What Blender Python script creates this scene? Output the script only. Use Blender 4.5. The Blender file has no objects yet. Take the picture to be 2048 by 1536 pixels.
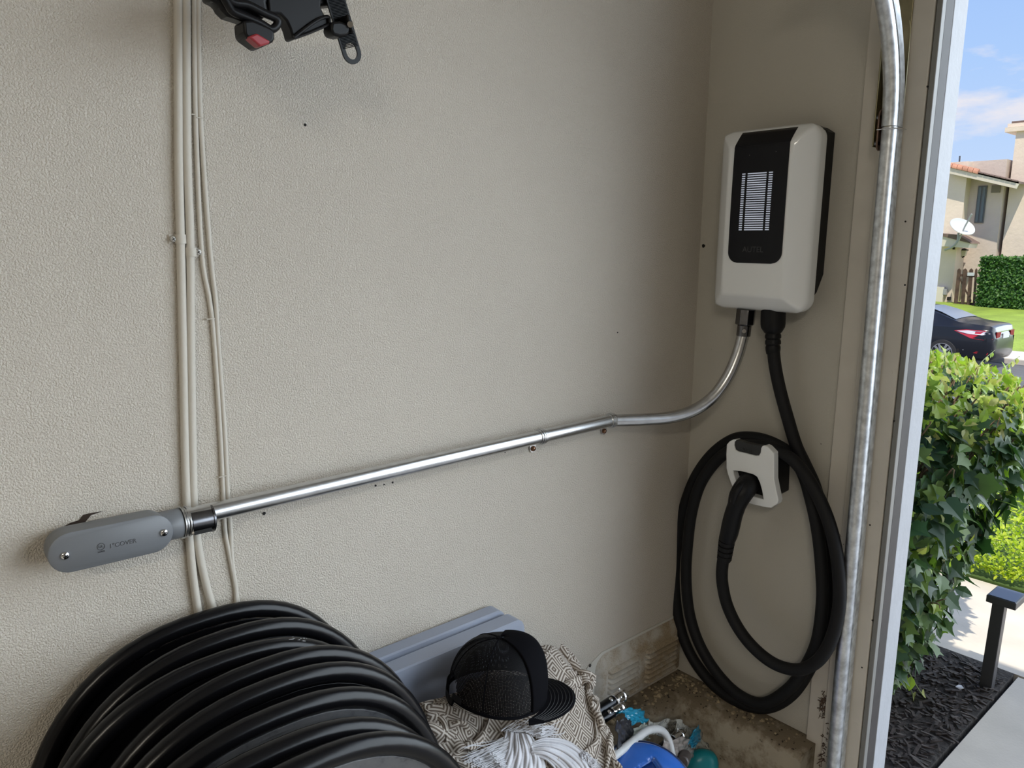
import bpy, bmesh, math, random
import numpy as np
from mathutils import Vector, Matrix

random.seed(7)
S = bpy.context.scene
COL = S.collection
# ------------------------------------------------------------------ camera
FOC = 1529.476                                   # focal length in pixels of a 2048 x 1536 frame
CAM = np.array([-1.42718, -1.0, 1.50])
_a, _p, _r = [math.radians(v) for v in (48.51661, 10.42876, 0.5909)]
FWD = np.array([math.cos(_a) * math.cos(_p), math.sin(_a) * math.cos(_p), -math.sin(_p)])
_R = np.array([math.sin(_a), -math.cos(_a), 0.0]); _U = np.cross(_R, FWD)
RGT = _R * math.cos(_r) + _U * math.sin(_r)
UPV = -_R * math.sin(_r) + _U * math.cos(_r)
cd = bpy.data.cameras.new('camera'); cam = bpy.data.objects.new('camera', cd); COL.objects.link(cam)
cam.matrix_world = Matrix(((RGT[0], UPV[0], -FWD[0], CAM[0]), (RGT[1], UPV[1], -FWD[1], CAM[1]),
                           (RGT[2], UPV[2], -FWD[2], CAM[2]), (0, 0, 0, 1)))
cd.sensor_fit = 'HORIZONTAL'; cd.sensor_width = 36.0; cd.lens = FOC / 2048 * 36.0
cd.clip_start = 0.02; cd.clip_end = 400
S.camera = cam
S.view_settings.view_transform = 'Standard'; S.view_settings.look = 'None'
S.view_settings.gamma = 1.0; S.view_settings.exposure = 0.0
S.view_settings.use_curve_mapping = False

def ray(x, y): return FWD + RGT * (x - 1024) / FOC - UPV * (y - 768) / FOC
def at(x, y, ax, v):
    """the point of the plane (axis ax = v) seen at a place of the photograph"""
    d = ray(x, y); return Vector(CAM + d * (v - CAM[ax]) / d[ax])
def atp(x, y, p, n):
    d = ray(x, y); p = np.array(p); n = np.array(n)
    return Vector(CAM + d * ((p - CAM) @ n) / (d @ n))

# ------------------------------------------------------------------ world and sun
W = bpy.data.worlds.new('sky'); S.world = W; W.use_nodes = True
nt = W.node_tree; nt.nodes.clear()
def N(t, kind, **kw):
    n = t.nodes.new(kind)
    for k, v in kw.items():
        if k.startswith('i_'):
            key = k[2:]; key = int(key) if key.isdigit() else key.replace('_', ' ')
            n.inputs[key].default_value = v
        else: setattr(n, k, v)
    return n
def ramp(t, stops, fac=None, interp='LINEAR'):
    r = t.nodes.new('ShaderNodeValToRGB'); r.color_ramp.interpolation = interp
    e = r.color_ramp.elements
    while len(e) < len(stops): e.new(0.5)
    for i, (p, c) in enumerate(stops):
        e[i].position = p; e[i].color = (c[0], c[1], c[2], 1) if len(c) == 3 else c
    if fac is not None: t.links.new(fac, r.inputs[0])
    return r
def M2(t, op, a, b=None, c=None):
    n = t.nodes.new('ShaderNodeMath'); n.operation = op
    for i, v in enumerate((a, b, c)):
        if v is None: continue
        if isinstance(v, (int, float)): n.inputs[i].default_value = v
        else: t.links.new(v, n.inputs[i])
    return n.outputs[0]
def MIX(t, fac, a, b, blend='MIX'):
    n = t.nodes.new('ShaderNodeMix'); n.data_type = 'RGBA'; n.blend_type = blend
    for i, v in ((0, fac), (6, a), (7, b)):
        if isinstance(v, (int, float)): n.inputs[i].default_value = v
        elif isinstance(v, tuple): n.inputs[i].default_value = (v[0], v[1], v[2], 1)
        else: t.links.new(v, n.inputs[i])
    return n.outputs[2]
tc = N(nt, 'ShaderNodeTexCoord'); sp = N(nt, 'ShaderNodeSeparateXYZ'); nt.links.new(tc.outputs['Generated'], sp.inputs[0])
sky = ramp(nt, [(0.0, (.30, .30, .28)), (.49, (.55, .52, .46)), (.505, (.62, .76, .98)), (.60, (.42, .62, .98)), (.72, (.27, .46, .93)), (1.0, (.16, .30, .75))],
           M2(nt, 'MULTIPLY_ADD', sp.outputs[2], .5, .5))
mp = N(nt, 'ShaderNodeMapping'); mp.inputs['Scale'].default_value = (3.2, 3.2, 9.5); mp.inputs['Location'].default_value = (.4, 2.1, .3)
nt.links.new(tc.outputs['Generated'], mp.inputs[0])
nz = N(nt, 'ShaderNodeTexNoise', i_Scale=1.6, i_Detail=6.0, i_Roughness=.55); nt.links.new(mp.outputs[0], nz.inputs['Vector'])
low = ramp(nt, [(.5, (.12, .12, .12)), (.56, (.07,) * 3), (.585, (-.10,) * 3), (.72, (-.12,) * 3)], M2(nt, 'MULTIPLY_ADD', sp.outputs[2], .5, .5))
cl = ramp(nt, [(.52, (0, 0, 0)), (.62, (1, 1, 1))], M2(nt, 'ADD', nz.outputs[0], low.outputs[0]))
skyc = MIX(nt, M2(nt, 'MULTIPLY', cl.outputs[0], .75), sky.outputs[0], (.92, .86, .86))
# brightness added to the unseen sky on the driveway side to light the garage
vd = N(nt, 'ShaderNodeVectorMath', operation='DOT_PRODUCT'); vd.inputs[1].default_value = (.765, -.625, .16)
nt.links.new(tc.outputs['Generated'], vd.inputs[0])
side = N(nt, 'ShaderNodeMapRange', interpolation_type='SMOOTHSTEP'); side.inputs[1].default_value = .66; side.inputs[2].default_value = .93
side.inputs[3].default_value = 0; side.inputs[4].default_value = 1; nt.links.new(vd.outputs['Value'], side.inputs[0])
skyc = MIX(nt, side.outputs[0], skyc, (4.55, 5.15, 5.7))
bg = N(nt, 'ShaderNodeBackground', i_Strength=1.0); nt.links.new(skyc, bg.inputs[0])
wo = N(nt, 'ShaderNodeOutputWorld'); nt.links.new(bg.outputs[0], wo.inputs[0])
sd = bpy.data.lights.new('sun', 'SUN'); sd.energy = 4.6; sd.angle = math.radians(.6); sd.color = (1.0, .93, .80)
so = bpy.data.objects.new('sun', sd); COL.objects.link(so)
so.rotation_euler = Vector((-.38, -.25, .85)).to_track_quat('Z', 'Y').to_euler(); so.location = (-4, -3, 9)
bd_ = bpy.data.lights.new('added_fill_light', 'AREA'); bd_.shape = 'RECTANGLE'; bd_.size = 1.2; bd_.size_y = .22; bd_.energy = 40; bd_.color = (1.0, .92, .78)
bo_ = bpy.data.objects.new('added_fill_light', bd_); COL.objects.link(bo_); bo_.location = (-3.2, -2.3, 2.62)      # unseen lamp added to brighten the right wall, shining down

# ------------------------------------------------------------------ helpers
def mat(name, col, rough=.6, metal=0.0, bump=0.0, bscale=60, bdist=.002, var=0.0, vscale=8, spec=.5, coat=0.0, **kw):
    m = bpy.data.materials.new(name); m.use_nodes = True; t = m.node_tree
    b = t.nodes['Principled BSDF']
    b.inputs['Base Color'].default_value = (col[0], col[1], col[2], 1)
    b.inputs['Roughness'].default_value = rough; b.inputs['Metallic'].default_value = metal
    b.inputs['Specular IOR Level'].default_value = spec; b.inputs['Coat Weight'].default_value = coat
    for k, v in kw.items(): b.inputs[k.replace('_', ' ')].default_value = v
    co = N(t, 'ShaderNodeTexCoord')
    if var:
        n = N(t, 'ShaderNodeTexNoise', i_Scale=vscale, i_Detail=5.0); t.links.new(co.outputs['Object'], n.inputs['Vector'])
        lo = tuple(c * (1 - var) for c in col); hi = tuple(min(1, c * (1 + var)) for c in col)
        r = ramp(t, [(.3, lo), (.7, hi)], n.outputs[0]); t.links.new(r.outputs[0], b.inputs['Base Color'])
    if bump:
        n = N(t, 'ShaderNodeTexNoise', i_Scale=bscale, i_Detail=3.0); t.links.new(co.outputs['Object'], n.inputs['Vector'])
        bp = N(t, 'ShaderNodeBump', i_Strength=bump, i_Distance=bdist); t.links.new(n.outputs[0], bp.inputs['Height'])
        t.links.new(bp.outputs[0], b.inputs['Normal'])
    return m
def srgb(r, g, b): return tuple(((c / 255) / 12.92 if c / 255 <= .04045 else ((c / 255 + .055) / 1.055) ** 2.4) for c in (r, g, b))

class MB:
    def __init__(s): s.v = []; s.f = []; s.mi = []; s.uv = None
    def add(s, vs, fs, mi=0):
        o = len(s.v); s.v += [tuple(v) for v in vs]; s.f += [tuple(i + o for i in f) for f in fs]; s.mi += [mi] * len(fs); return s
    def box(s, a, b, mi=0):
        x0, y0, z0 = a; x1, y1, z1 = b
        return s.add([(x0, y0, z0), (x1, y0, z0), (x1, y1, z0), (x0, y1, z0), (x0, y0, z1), (x1, y0, z1), (x1, y1, z1), (x0, y1, z1)],
                     [(0, 3, 2, 1), (4, 5, 6, 7), (0, 1, 5, 4), (1, 2, 6, 5), (2, 3, 7, 6), (3, 0, 4, 7)], mi)
    def obox(s, c, ax, ay, az, mi=0):
        c, ax, ay, az = map(Vector, (c, ax, ay, az)); vs = []
        for k in (-1, 1):
            for q in ((-1, -1), (1, -1), (1, 1), (-1, 1)): vs.append(c + ax * q[0] + ay * q[1] + az * k)
        return s.add(vs, [(0, 3, 2, 1), (4, 5, 6, 7), (0, 1, 5, 4), (1, 2, 6, 5), (2, 3, 7, 6), (3, 0, 4, 7)], mi)
    def tube(s, pts, r, n=12, cap=True, mi=0, closed=False):
        pts = [Vector(p) for p in pts]; L = len(pts); rr = r if isinstance(r, (list, tuple)) else [r] * L
        vs = []; fs = []; up = None
        for i, p in enumerate(pts):
            if closed: d = pts[(i + 1) % L] - pts[i - 1]
            else: d = (pts[min(i + 1, L - 1)] - pts[max(i - 1, 0)])
            d.normalize()
            if up is None: up = Vector((0, 0, 1)) if abs(d.z) < .9 else Vector((1, 0, 0))
            x = d.cross(up).normalized(); y = x.cross(d).normalized(); up = y
            for k in range(n):
                a = 2 * math.pi * k / n; vs.append(p + (x * math.cos(a) + y * math.sin(a)) * rr[i])
        for i in range(L if closed else L - 1):
            j = (i + 1) % L
            for k in range(n): fs.append((i * n + k, i * n + (k + 1) % n, j * n + (k + 1) % n, j * n + k))
        if cap and not closed: fs.append(tuple(range(n))[::-1]); fs.append(tuple((L - 1) * n + k for k in range(n)))
        return s.add(vs, fs, mi)
    def prism(s, outline, d, mi=0):
        """outline: list of 3D points in order, d: extrusion vector"""
        o = [Vector(p) for p in outline]; d = Vector(d); n = len(o)
        return s.add(o + [p + d for p in o], [tuple(range(n))[::-1], tuple(range(n, 2 * n))] + [(i, (i + 1) % n, (i + 1) % n + n, i + n) for i in range(n)], mi)
    def loft(s, rings, cap=True, mi=0):
        n = len(rings[0]); vs = [p for r in rings for p in r]
        fs = [(i * n + k, i * n + (k + 1) % n, (i + 1) * n + (k + 1) % n, (i + 1) * n + k) for i in range(len(rings) - 1) for k in range(n)]
        if cap: fs += [tuple(range(n))[::-1], tuple((len(rings) - 1) * n + k for k in range(n))]
        return s.add(vs, fs, mi)
    def cyl(s, a, b, r, n=20, mi=0): return s.tube([a, b], r, n, mi=mi)
    def build(s, name, m, parent=None, smooth=40, bevel=0, seg=2, sub=0, uv=None):
        me = bpy.data.meshes.new(name); me.from_pydata([tuple(v) for v in s.v], [], s.f); me.update()
        bm = bmesh.new(); bm.from_mesh(me); bmesh.ops.recalc_face_normals(bm, faces=bm.faces) if uv is None else None; bm.to_mesh(me); bm.free()
        ms = m if isinstance(m, (list, tuple)) else [m]
        for x in ms: me.materials.append(x)
        if len(ms) > 1: me.polygons.foreach_set('material_index', s.mi)
        if uv is not None:
            l = me.uv_layers.new(name='UVMap'); idx = np.zeros(len(me.loops), dtype=int); me.loops.foreach_get('vertex_index', idx)
            l.data.foreach_set('uv', np.asarray(uv, dtype=np.float32)[idx].ravel())
        o = bpy.data.objects.new(name, me); COL.objects.link(o)
        if smooth:
            me.shade_smooth(); me.set_sharp_from_angle(angle=math.radians(smooth))
        if bevel:
            b = o.modifiers.new('bevel', 'BEVEL'); b.width = bevel; b.segments = seg; b.limit_method = 'ANGLE'; b.angle_limit = math.radians(40)
            b.harden_normals = False
        if sub:
            u = o.modifiers.new('sub', 'SUBSURF'); u.levels = sub; u.render_levels = sub
        if parent is not None:
            o.parent = parent; o.matrix_parent_inverse = PINV(parent)
        return o
def PINV(p):
    m = Matrix.Identity(4); q = p
    while q is not None:
        m = m @ Matrix.Identity(4); q = q.parent
    bpy.context.view_layer.update()
    return p.matrix_world.inverted()
def empty(name, loc, label, cat, group=None):
    o = bpy.data.objects.new(name, None); COL.objects.link(o); o.location = loc; o.empty_display_size = .05
    o['label'] = label; o['category'] = cat
    if group: o['group'] = group
    return o
def tag(o, label, cat, group=None, kind=None):
    o['label'] = label; o['category'] = cat
    if group: o['group'] = group
    if kind: o['kind'] = kind
    return o
def struct(o, label=None):
    o['kind'] = 'structure'
    if label: o['label'] = label
    return o
def smooth_path(pts, n=8, closed=False):
    """Catmull-Rom through the points"""
    P = [Vector(p) for p in pts]; out = []; L = len(P)
    rng = range(L) if closed else range(L - 1)
    for i in rng:
        p0 = P[i - 1] if (closed or i > 0) else P[0] * 2 - P[1]
        p1 = P[i]; p2 = P[(i + 1) % L]
        p3 = P[(i + 2) % L] if (closed or i + 2 < L) else P[-1] * 2 - P[-2]
        for k in range(n):
            t = k / n
            out.append(.5 * ((2 * p1) + (p2 - p0) * t + (2 * p0 - 5 * p1 + 4 * p2 - p3) * t * t + (-p0 + 3 * p1 - 3 * p2 + p3) * t ** 3))
    if not closed: out.append(P[-1])
    return out
def text(name, body, size, m, loc, xdir, ydir, parent=None, extrude=.0004, align='CENTER'):
    c = bpy.data.curves.new(name, 'FONT'); c.body = body; c.size = size; c.extrude = extrude; c.align_x = align; c.align_y = 'CENTER'
    o = bpy.data.objects.new(name, c); COL.objects.link(o)
    x = Vector(xdir).normalized(); y = Vector(ydir).normalized(); z = x.cross(y)
    o.matrix_world = Matrix(((x.x, y.x, z.x, loc[0]), (x.y, y.y, z.y, loc[1]), (x.z, y.z, z.z, loc[2]), (0, 0, 0, 1)))
    bpy.context.view_layer.update()
    me = bpy.data.meshes.new_from_object(o.evaluated_get(bpy.context.evaluated_depsgraph_get()))
    mo = bpy.data.objects.new(name, me); mo.matrix_world = o.matrix_world.copy(); COL.objects.link(mo)
    bpy.data.objects.remove(o); me.materials.clear(); me.materials.append(m)
    if parent is not None:
        mw = mo.matrix_world.copy(); mo.parent = parent; mo.matrix_parent_inverse = PINV(parent); mo.matrix_basis = mw
    return mo

# ------------------------------------------------------------------ materials
def stucco(name, col, strength=.55, scale=150):
    m = bpy.data.materials.new(name); m.use_nodes = True; t = m.node_tree; b = t.nodes['Principled BSDF']
    b.inputs['Roughness'].default_value = .55; b.inputs['Specular IOR Level'].default_value = .35
    co = N(t, 'ShaderNodeTexCoord')
    n1 = N(t, 'ShaderNodeTexNoise', i_Scale=scale, i_Detail=2.5, i_Roughness=.5, i_Distortion=.4); t.links.new(co.outputs['Object'], n1.inputs['Vector'])
    n2 = N(t, 'ShaderNodeTexNoise', i_Scale=2.2, i_Detail=6.0); t.links.new(co.outputs['Object'], n2.inputs['Vector'])
    n3 = N(t, 'ShaderNodeTexNoise', i_Scale=38.0, i_Detail=2.0); t.links.new(co.outputs['Object'], n3.inputs['Vector'])
    n4 = N(t, 'ShaderNodeTexNoise', i_Scale=3.0, i_Detail=1.0); t.links.new(co.outputs['Object'], n4.inputs['Vector'])
    base = ramp(t, [(.3, tuple(c * .93 for c in col)), (.7, col)], n2.outputs[0])
    sk = ramp(t, [(.795, (0, 0, 0)), (.82, (1, 1, 1))], M2(t, 'ADD', n3.outputs[0], M2(t, 'MULTIPLY', n4.outputs[0], .06)))
    c = MIX(t, M2(t, 'MULTIPLY', sk.outputs[0], .8), base.outputs[0], (.05, .045, .04))
    t.links.new(c, b.inputs['Base Color'])
    rr = ramp(t, [(.35, (0, 0, 0)), (.62, (1, 1, 1))], n1.outputs[0])
    bp = N(t, 'ShaderNodeBump', i_Strength=strength, i_Distance=.0026); t.links.new(rr.outputs[0], bp.inputs['Height'])
    t.links.new(bp.outputs[0], b.inputs['Normal'])
    return m
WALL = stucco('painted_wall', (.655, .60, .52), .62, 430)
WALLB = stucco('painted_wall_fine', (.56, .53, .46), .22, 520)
CEIL = mat('ceiling_paint', (.62, .60, .56), .8)
TRIMB = mat('beige_board', (.60, .56, .49), .5, bump=.15, bscale=30, var=.06, vscale=14)
TRIMG = mat('grey_strip', (.20, .197, .185), .5, var=.08)
BROWN = mat('brown_seal', (.030, .024, .023), .6, var=.15, vscale=30)
WHITEB = mat('white_board', (.42, .435, .47), .55, bump=.3, bscale=90, var=.04, vscale=30)
CONC = mat('concrete', (.52, .48, .42), .85, bump=.4, bscale=90, var=.14, vscale=9)
PATH = mat('walkway_concrete', (.56, .505, .43), .85, bump=.3, bscale=120, var=.10, vscale=5)
ASPH = mat('asphalt', (.10, .10, .105), .9, bump=.4, bscale=60, var=.15, vscale=3)
STEEL = mat('galvanised_steel', (.62, .63, .64), .27, 1.0, bump=.06, bscale=300, bdist=.0004, var=.10, vscale=60)
TRACKM = mat('dull_galvanised', (.66, .69, .72), .42, 1.0, bump=.25, bscale=180, bdist=.0008, var=.28, vscale=70)
CHROME = mat('chrome', (.75, .76, .78), .10, 1.0)
DKMETAL = mat('dark_nickel', (.17, .17, .18), .22, 1.0, var=.2, vscale=50)
YZINC = mat('yellow_zinc', (.30, .27, .17), .35, 1.0, var=.25, vscale=25)
GREYP = mat('grey_enamel', (.16, .168, .18), .42, bump=.08, bscale=500, bdist=.0003)
COPPER = mat('bronze_screw', (.24, .13, .08), .35, 1.0)
BLACKP = mat('black_plastic', (.006, .006, .007), .45, spec=.25, bump=.1, bscale=400, bdist=.0003)
RUBBER = mat('black_rubber', (.009, .009, .010), .6, spec=.25, bump=.12, bscale=500, bdist=.0003)
WHITEP = mat('white_gloss_plastic', (.86, .88, .88), .13, coat=.4)
PANELG = mat('black_glass', (.007, .007, .009), .22, spec=.22)
PANELD = mat('charcoal_print', (.05, .052, .055), .4)
CHAIRM = mat('black_enamel', (.004, .004, .005), .26, spec=.28, bump=.12, bscale=150, bdist=.0005)
TABLEM = mat('table_grey_plastic', (.31, .345, .43), .5, bump=.12, bscale=350, bdist=.0004)
REDP = mat('red_button_plastic', (.33, .03, .04), .38)
DARK = mat('dark_gap', (.012, .010, .009), .9)
WIRE = mat('painted_cable', (.58, .54, .47), .6, bump=.35, bscale=160, bdist=.0015)

# ------------------------------------------------------------------ the room
cl_ = empty('added_ceiling_lamp', (-3.2, -2.3, 2.7), 'white housing of an added unseen lamp on the garage ceiling behind the camera', 'ceiling light')
MB().box((-3.85, -2.43, 2.64), (-2.55, -2.17, 2.70)).build('added_lamp_housing', mat('added_lamp_white', (.7, .7, .68), .3), cl_, smooth=0, bevel=.01)  # housing that goes with the added lamp, out of view
LED = .49                                        # top of the concrete stem wall
def holed(z0, z1, x0, x1, y0, y1, hx0, hx1, hz0, hz1):
    b = MB(); b.box((x0, y0, z0), (x1, y1, hz0)); b.box((x0, y0, hz1), (x1, y1, z1))
    b.box((x0, y0, hz0), (hx0, y1, hz1)); b.box((hx1, y0, hz0), (x1, y1, hz1)); return b
# one seamless wall sheet with the vent hole cut into it
b = MB()
xs = [-6, -.300, -.035, .0]; zs = [0.30, .500, .605, 2.7]
idx = {}
def gv(i, j, y):
    k = (i, j, y)
    if k not in idx: idx[k] = len(b.v); b.v.append((xs[i], y, zs[j]))
    return idx[k]
for y, fl in ((0.0, 0), (.06, 1)):
    for i in range(3):
        for j in range(3):
            if i == 1 and j == 1: continue
            b.f.append((gv(i, j, y), gv(i + 1, j, y), gv(i + 1, j + 1, y), gv(i, j + 1, y))); b.mi.append(0)
for (i0, j0, i1, j1) in ((1, 1, 2, 1), (2, 1, 2, 2), (2, 2, 1, 2), (1, 2, 1, 1)):
    b.f.append((gv(i0, j0, 0.0), gv(i1, j1, 0.0), gv(i1, j1, .06), gv(i0, j0, .06))); b.mi.append(0)
wl = struct(b.build('wall_left', WALL, smooth=0))
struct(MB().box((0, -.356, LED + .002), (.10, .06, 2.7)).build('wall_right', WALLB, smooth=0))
struct(MB().box((-6.1, -6, 0), (-6, .06, 2.7)).build('wall_back', WALL, smooth=0))
struct(MB().box((-6.1, -6.1, 0), (.1, -6, 2.7)).build('wall_far', WALL, smooth=0))
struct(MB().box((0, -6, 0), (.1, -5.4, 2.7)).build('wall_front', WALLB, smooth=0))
struct(MB().box((-6.1, -6.1, 2.7), (.40, .36, 2.85)).build('ceiling', CEIL, smooth=0))
struct(MB().box((-6.1, -6.1, -.1), (.12, .06, 0)).build('floor', CONC, smooth=0))
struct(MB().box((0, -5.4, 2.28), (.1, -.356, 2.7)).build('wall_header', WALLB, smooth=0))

def dirt_concrete(name):
    m = bpy.data.materials.new(name); m.use_nodes = True; t = m.node_tree; b = t.nodes['Principled BSDF']
    b.inputs['Roughness'].default_value = .9
    co = N(t, 'ShaderNodeTexCoord')
    n1 = N(t, 'ShaderNodeTexNoise', i_Scale=16.0, i_Detail=8.0, i_Roughness=.65); t.links.new(co.outputs['Object'], n1.inputs['Vector'])
    n2 = N(t, 'ShaderNodeTexNoise', i_Scale=110.0, i_Detail=4.0); t.links.new(co.outputs['Object'], n2.inputs['Vector'])
    g = N(t, 'ShaderNodeNewGeometry'); s = N(t, 'ShaderNodeSeparateXYZ'); t.links.new(co.outputs['Object'], s.inputs[0])
    zz = ramp(t, [(.30, (0, 0, 0)), (.47, (.04,) * 3), (.492, (.22,) * 3)], s.outputs[2])
    f = ramp(t, [(.52, (0, 0, 0)), (.66, (1, 1, 1))], M2(t, 'ADD', n1.outputs[0], zz.outputs[0]))
    c = MIX(t, M2(t, 'MULTIPLY', f.outputs[0], .8), (.38, .335, .26), (.15, .11, .065))
    sk = ramp(t, [(.62, (0, 0, 0)), (.68, (1, 1, 1))], n2.outputs[0])
    c = MIX(t, M2(t, 'MULTIPLY', sk.outputs[0], f.outputs[0]), c, (.025, .02, .015))
    t.links.new(c, b.inputs['Base Color'])
    bp = N(t, 'ShaderNodeBump', i_Strength=.6, i_Distance=.006); t.links.new(n1.outputs[0], bp.inputs['Height']); t.links.new(bp.outputs[0], b.inputs['Normal'])
    return m
STEM = dirt_concrete('dirty_stem_concrete')
b = MB()
# worn stem wall: an L-shaped ledge, slightly uneven along its edge
def stem_seg(p, q, nrm, w0, w1):
    p = Vector(p); q = Vector(q); nrm = Vector(nrm); n = 24; ring = []
    for i in range(n + 1):
        c = p.lerp(q, i / n); w = w0 + (w1 - w0) * i / n + random.uniform(-.003, .003)
        e = random.uniform(-.004, .0)
        ring.append([c + Vector((0, 0, -LED)), c + Vector((0, 0, 0)), c + nrm * (w - .014) + Vector((0, 0, -.002 + e * .3)), c + nrm * w + Vector((0, 0, -.013 + e)), c + nrm * (w + .003) + Vector((0, 0, -LED))])
    b.loft(ring, True)
stem_seg((-6, .0, LED), (.0, .0, LED), (0, -1, 0), .072, .072)
stem_seg((.0, .0, LED), (.0, -.356, LED), (-1, 0, 0), .082, .066)
b.box((-6, 0, 0), (.12, .06, .30)); b.box((-6, .0, .30), (.0, .058, LED)); b.box((0, -.356, 0), (.1, .06, LED))
o = b.build('trim_1', STEM, smooth=50); struct(o, 'dirty concrete stem wall ledge in the corner')
# crumbs of dirt and stucco in the corner of the ledge
b = MB()
for i in range(160):
    t = random.random() ** 1.6
    if random.random() < .5: x, y = -.02 - t * .28, -random.uniform(.004, .05)
    else: x, y = -random.uniform(.004, .05), -.02 - t * .3
    r = random.uniform(.0012, .0045) * (1.8 if random.random() < .06 else 1); k = random.randint(5, 6)
    a0 = random.random() * 6
    ring = [[(x + math.cos(a0 + j * 6.283 / k) * r * random.uniform(.7, 1.3) * sc, y + math.sin(a0 + j * 6.283 / k) * r * sc, LED - .002 + h * r) for j in range(k)] for sc, h in ((1, 0), (1.1, .5), (.6, 1.1))]
    b.loft(ring)
tag(b.build('debris', mat('crumbled_stucco', (.34, .27, .17), .9, var=.5, vscale=90), smooth=0), 'crumbs of dirt and stucco lying on the concrete ledge in the corner', 'debris', kind='stuff')

# wall marks: small plugged holes, crack and torn stucco
b = MB()
for (px, py, r) in ((751, 971, .0018), (768, 969, .0014), (785, 965, .0018), (528, 1027, .0025), (610, 250, .002), (1407, 492, .004), (1235, 665, .0015), (1010, 905, .0012)):
    p = at(px, py, 1, 0.0) if px < 1380 else at(px, py, 0, 0.0)
    d = Vector((0, -.0006, 0)) if px < 1380 else Vector((-.0006, 0, 0))
    u = Vector((1, 0, 0)) if px < 1380 else Vector((0, 1, 0))
    b.prism([p + u * math.cos(a) * r * (1 + .3 * math.sin(a * 3 + px)) + Vector((0, 0, 1)) * math.sin(a) * r for a in [j * .785 for j in range(8)]], d)
b.build('screw_holes', DARK, wl, smooth=0)
b = MB()
pts = [at(x, y, 1, -.0004) for x, y in ((118, 1058), (140, 1046), (158, 1040), (166, 1030), (176, 1027), (206, 1022), (182, 1030), (172, 1042), (160, 1054), (130, 1066))]
b.prism(pts, (0, -.0006, 0))
b.build('torn_stucco_gap', mat('torn_stucco_shadow', (.035, .022, .015), .95), wl, smooth=0)

# garage door opening: jamb boards
def vbox(name, x0, x1, y0, y1, m, z0=0.0, z1=2.28, bevel=.0015):
    o = MB().box((x0, y0, z0), (x1, y1, z1)).build(name, m, smooth=0, bevel=bevel); return struct(o)
vbox('trim_2', -.010, -.0005, -.372, -.335, TRIMB, LED - .12, 2.6)       # thin casing at the end of the wall
jb = vbox('trim_3', -.018, .0, -.4455, -.3725, TRIMB)                     # nailed jamb board
vbox('trim_4', -.016, .0, -.4565, -.447, TRIMG)
vbox('trim_5', .0, .034, -.456, -.357, BROWN)
vbox('trim_6', .035, .095, -.456, -.357, WHITEB)
vbox('trim_7', .0, .100, -5.4, -5.31, WHITEB)
b = MB()
for (px, py) in ((1841, 216), (1822, 392), (1802, 600), (1763, 884), (1752, 1006), (1711, 1450), (1703, 1520), (1780, 745)):
    p = at(px, py, 0, -.018)
    b.cyl(p + Vector((.001, 0, 0)), p + Vector((-.0006, 0, 0)), .0045, 14)
b.build('nail_heads', TRIMB, jb, smooth=30)
b = MB()
for (px, py) in ((1855, 173), (1811, 443), (1810, 570), (1788, 842), (1745, 1241), (1740, 1050), (1724, 1335)):
    p = at(px, py, 0, -.018); b.cyl(p + Vector((.001, 0, 0)), p + Vector((-.0005, 0, 0)), .0017, 8)
b.build('nail_holes', DARK, jb, smooth=30)

# dried plant litter caught in cobweb beside the casing
b = MB()
for cpx, cpy, n in ((1648, 1410, 60), (1655, 1475, 50), (1650, 1520, 60), (1686, 1110, 26), (1688, 1135, 14)):
    c = at(cpx, cpy, 0, -.014)
    for i in range(n):
        p = c + Vector((random.uniform(-.006, .004), random.gauss(0, .004), random.gauss(0, .014)))
        d = Vector((random.uniform(-1, 1), random.uniform(-1, 1), random.uniform(-1, 1))) * .005
        b.tube([p, p + d, p + d * 1.6 + Vector((0, .001, -.002))], random.uniform(.0004, .0012), 5)
tag(b.build('plant_litter', mat('dry_litter', (.10, .065, .045), .9, var=.4, vscale=80), smooth=0), 'dry brown plant litter caught in cobweb along the door casing', 'debris', kind='stuff')

# ------------------------------------------------------------------ garage door track
tr = empty('garage_door_track', (-.055, -.41, 0.0), 'galvanised vertical garage door track curving inward at the top beside the opening', 'door track')
def track_profile():
    P = []
    for k in range(15):
        a = math.radians(-70 + k * 20)                # rounded lip
        P.append((-.052 - .0125 * math.cos(a), -.4050 - .0125 * math.sin(a) * 1.0))
    return P
def track(path_fn, n, name):
    # profile in (depth d, y): rounded lip, web reaching back towards the wall, short back flange
    lip = [(-.0125 * math.cos(math.radians(a)), .0125 * math.sin(math.radians(a))) for a in range(-110, 91, 20)]
    outer = lip[::-1][:]  # from +y side round the front to the -y side
    prof = [(.006, .0125)] + outer + [(.004, -.0135), (.012, -.0105), (.028, -.0105), (.031, -.0085), (.031, .008)]
    th = .0018; inner = []
    m = len(prof)
    for i in range(m):
        p0 = prof[max(0, i - 1)]; p1 = prof[min(m - 1, i + 1)]
        dx, dy = p1[0] - p0[0], p1[1] - p0[1]; L = math.hypot(dx, dy) or 1
        inner.append((prof[i][0] + -dy / L * th * -1 * -1, prof[i][1] + dx / L * th))
    ring = prof + inner[::-1]
    b = MB(); rings = []
    for i in range(n + 1):
        o, nx = path_fn(i / n)                         # origin and direction of +d
        rings.append([o + nx * q[0] + Vector((0, q[1], 0)) for q in ring])
    b.loft(rings); return b.build(name, TRACKM, tr, smooth=30)
ZC = 1.70; RC = .30
YT = -.4075
yt = lambda z: -.4055 - .008 * max(0, (1.70 - z)) / 1.2
track(lambda t: (Vector((-.052, yt(.02 + t * (ZC - .02)), .02 + t * (ZC - .02))), Vector((1, 0, 0))), 12, 'vertical_track')
def arc(t):
    a = t * math.pi / 2
    return Vector((-.0545 - RC + RC * math.cos(a), -.4055, ZC + .001 + RC * math.sin(a))), Vector((math.cos(a), 0, math.sin(a)))
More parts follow.
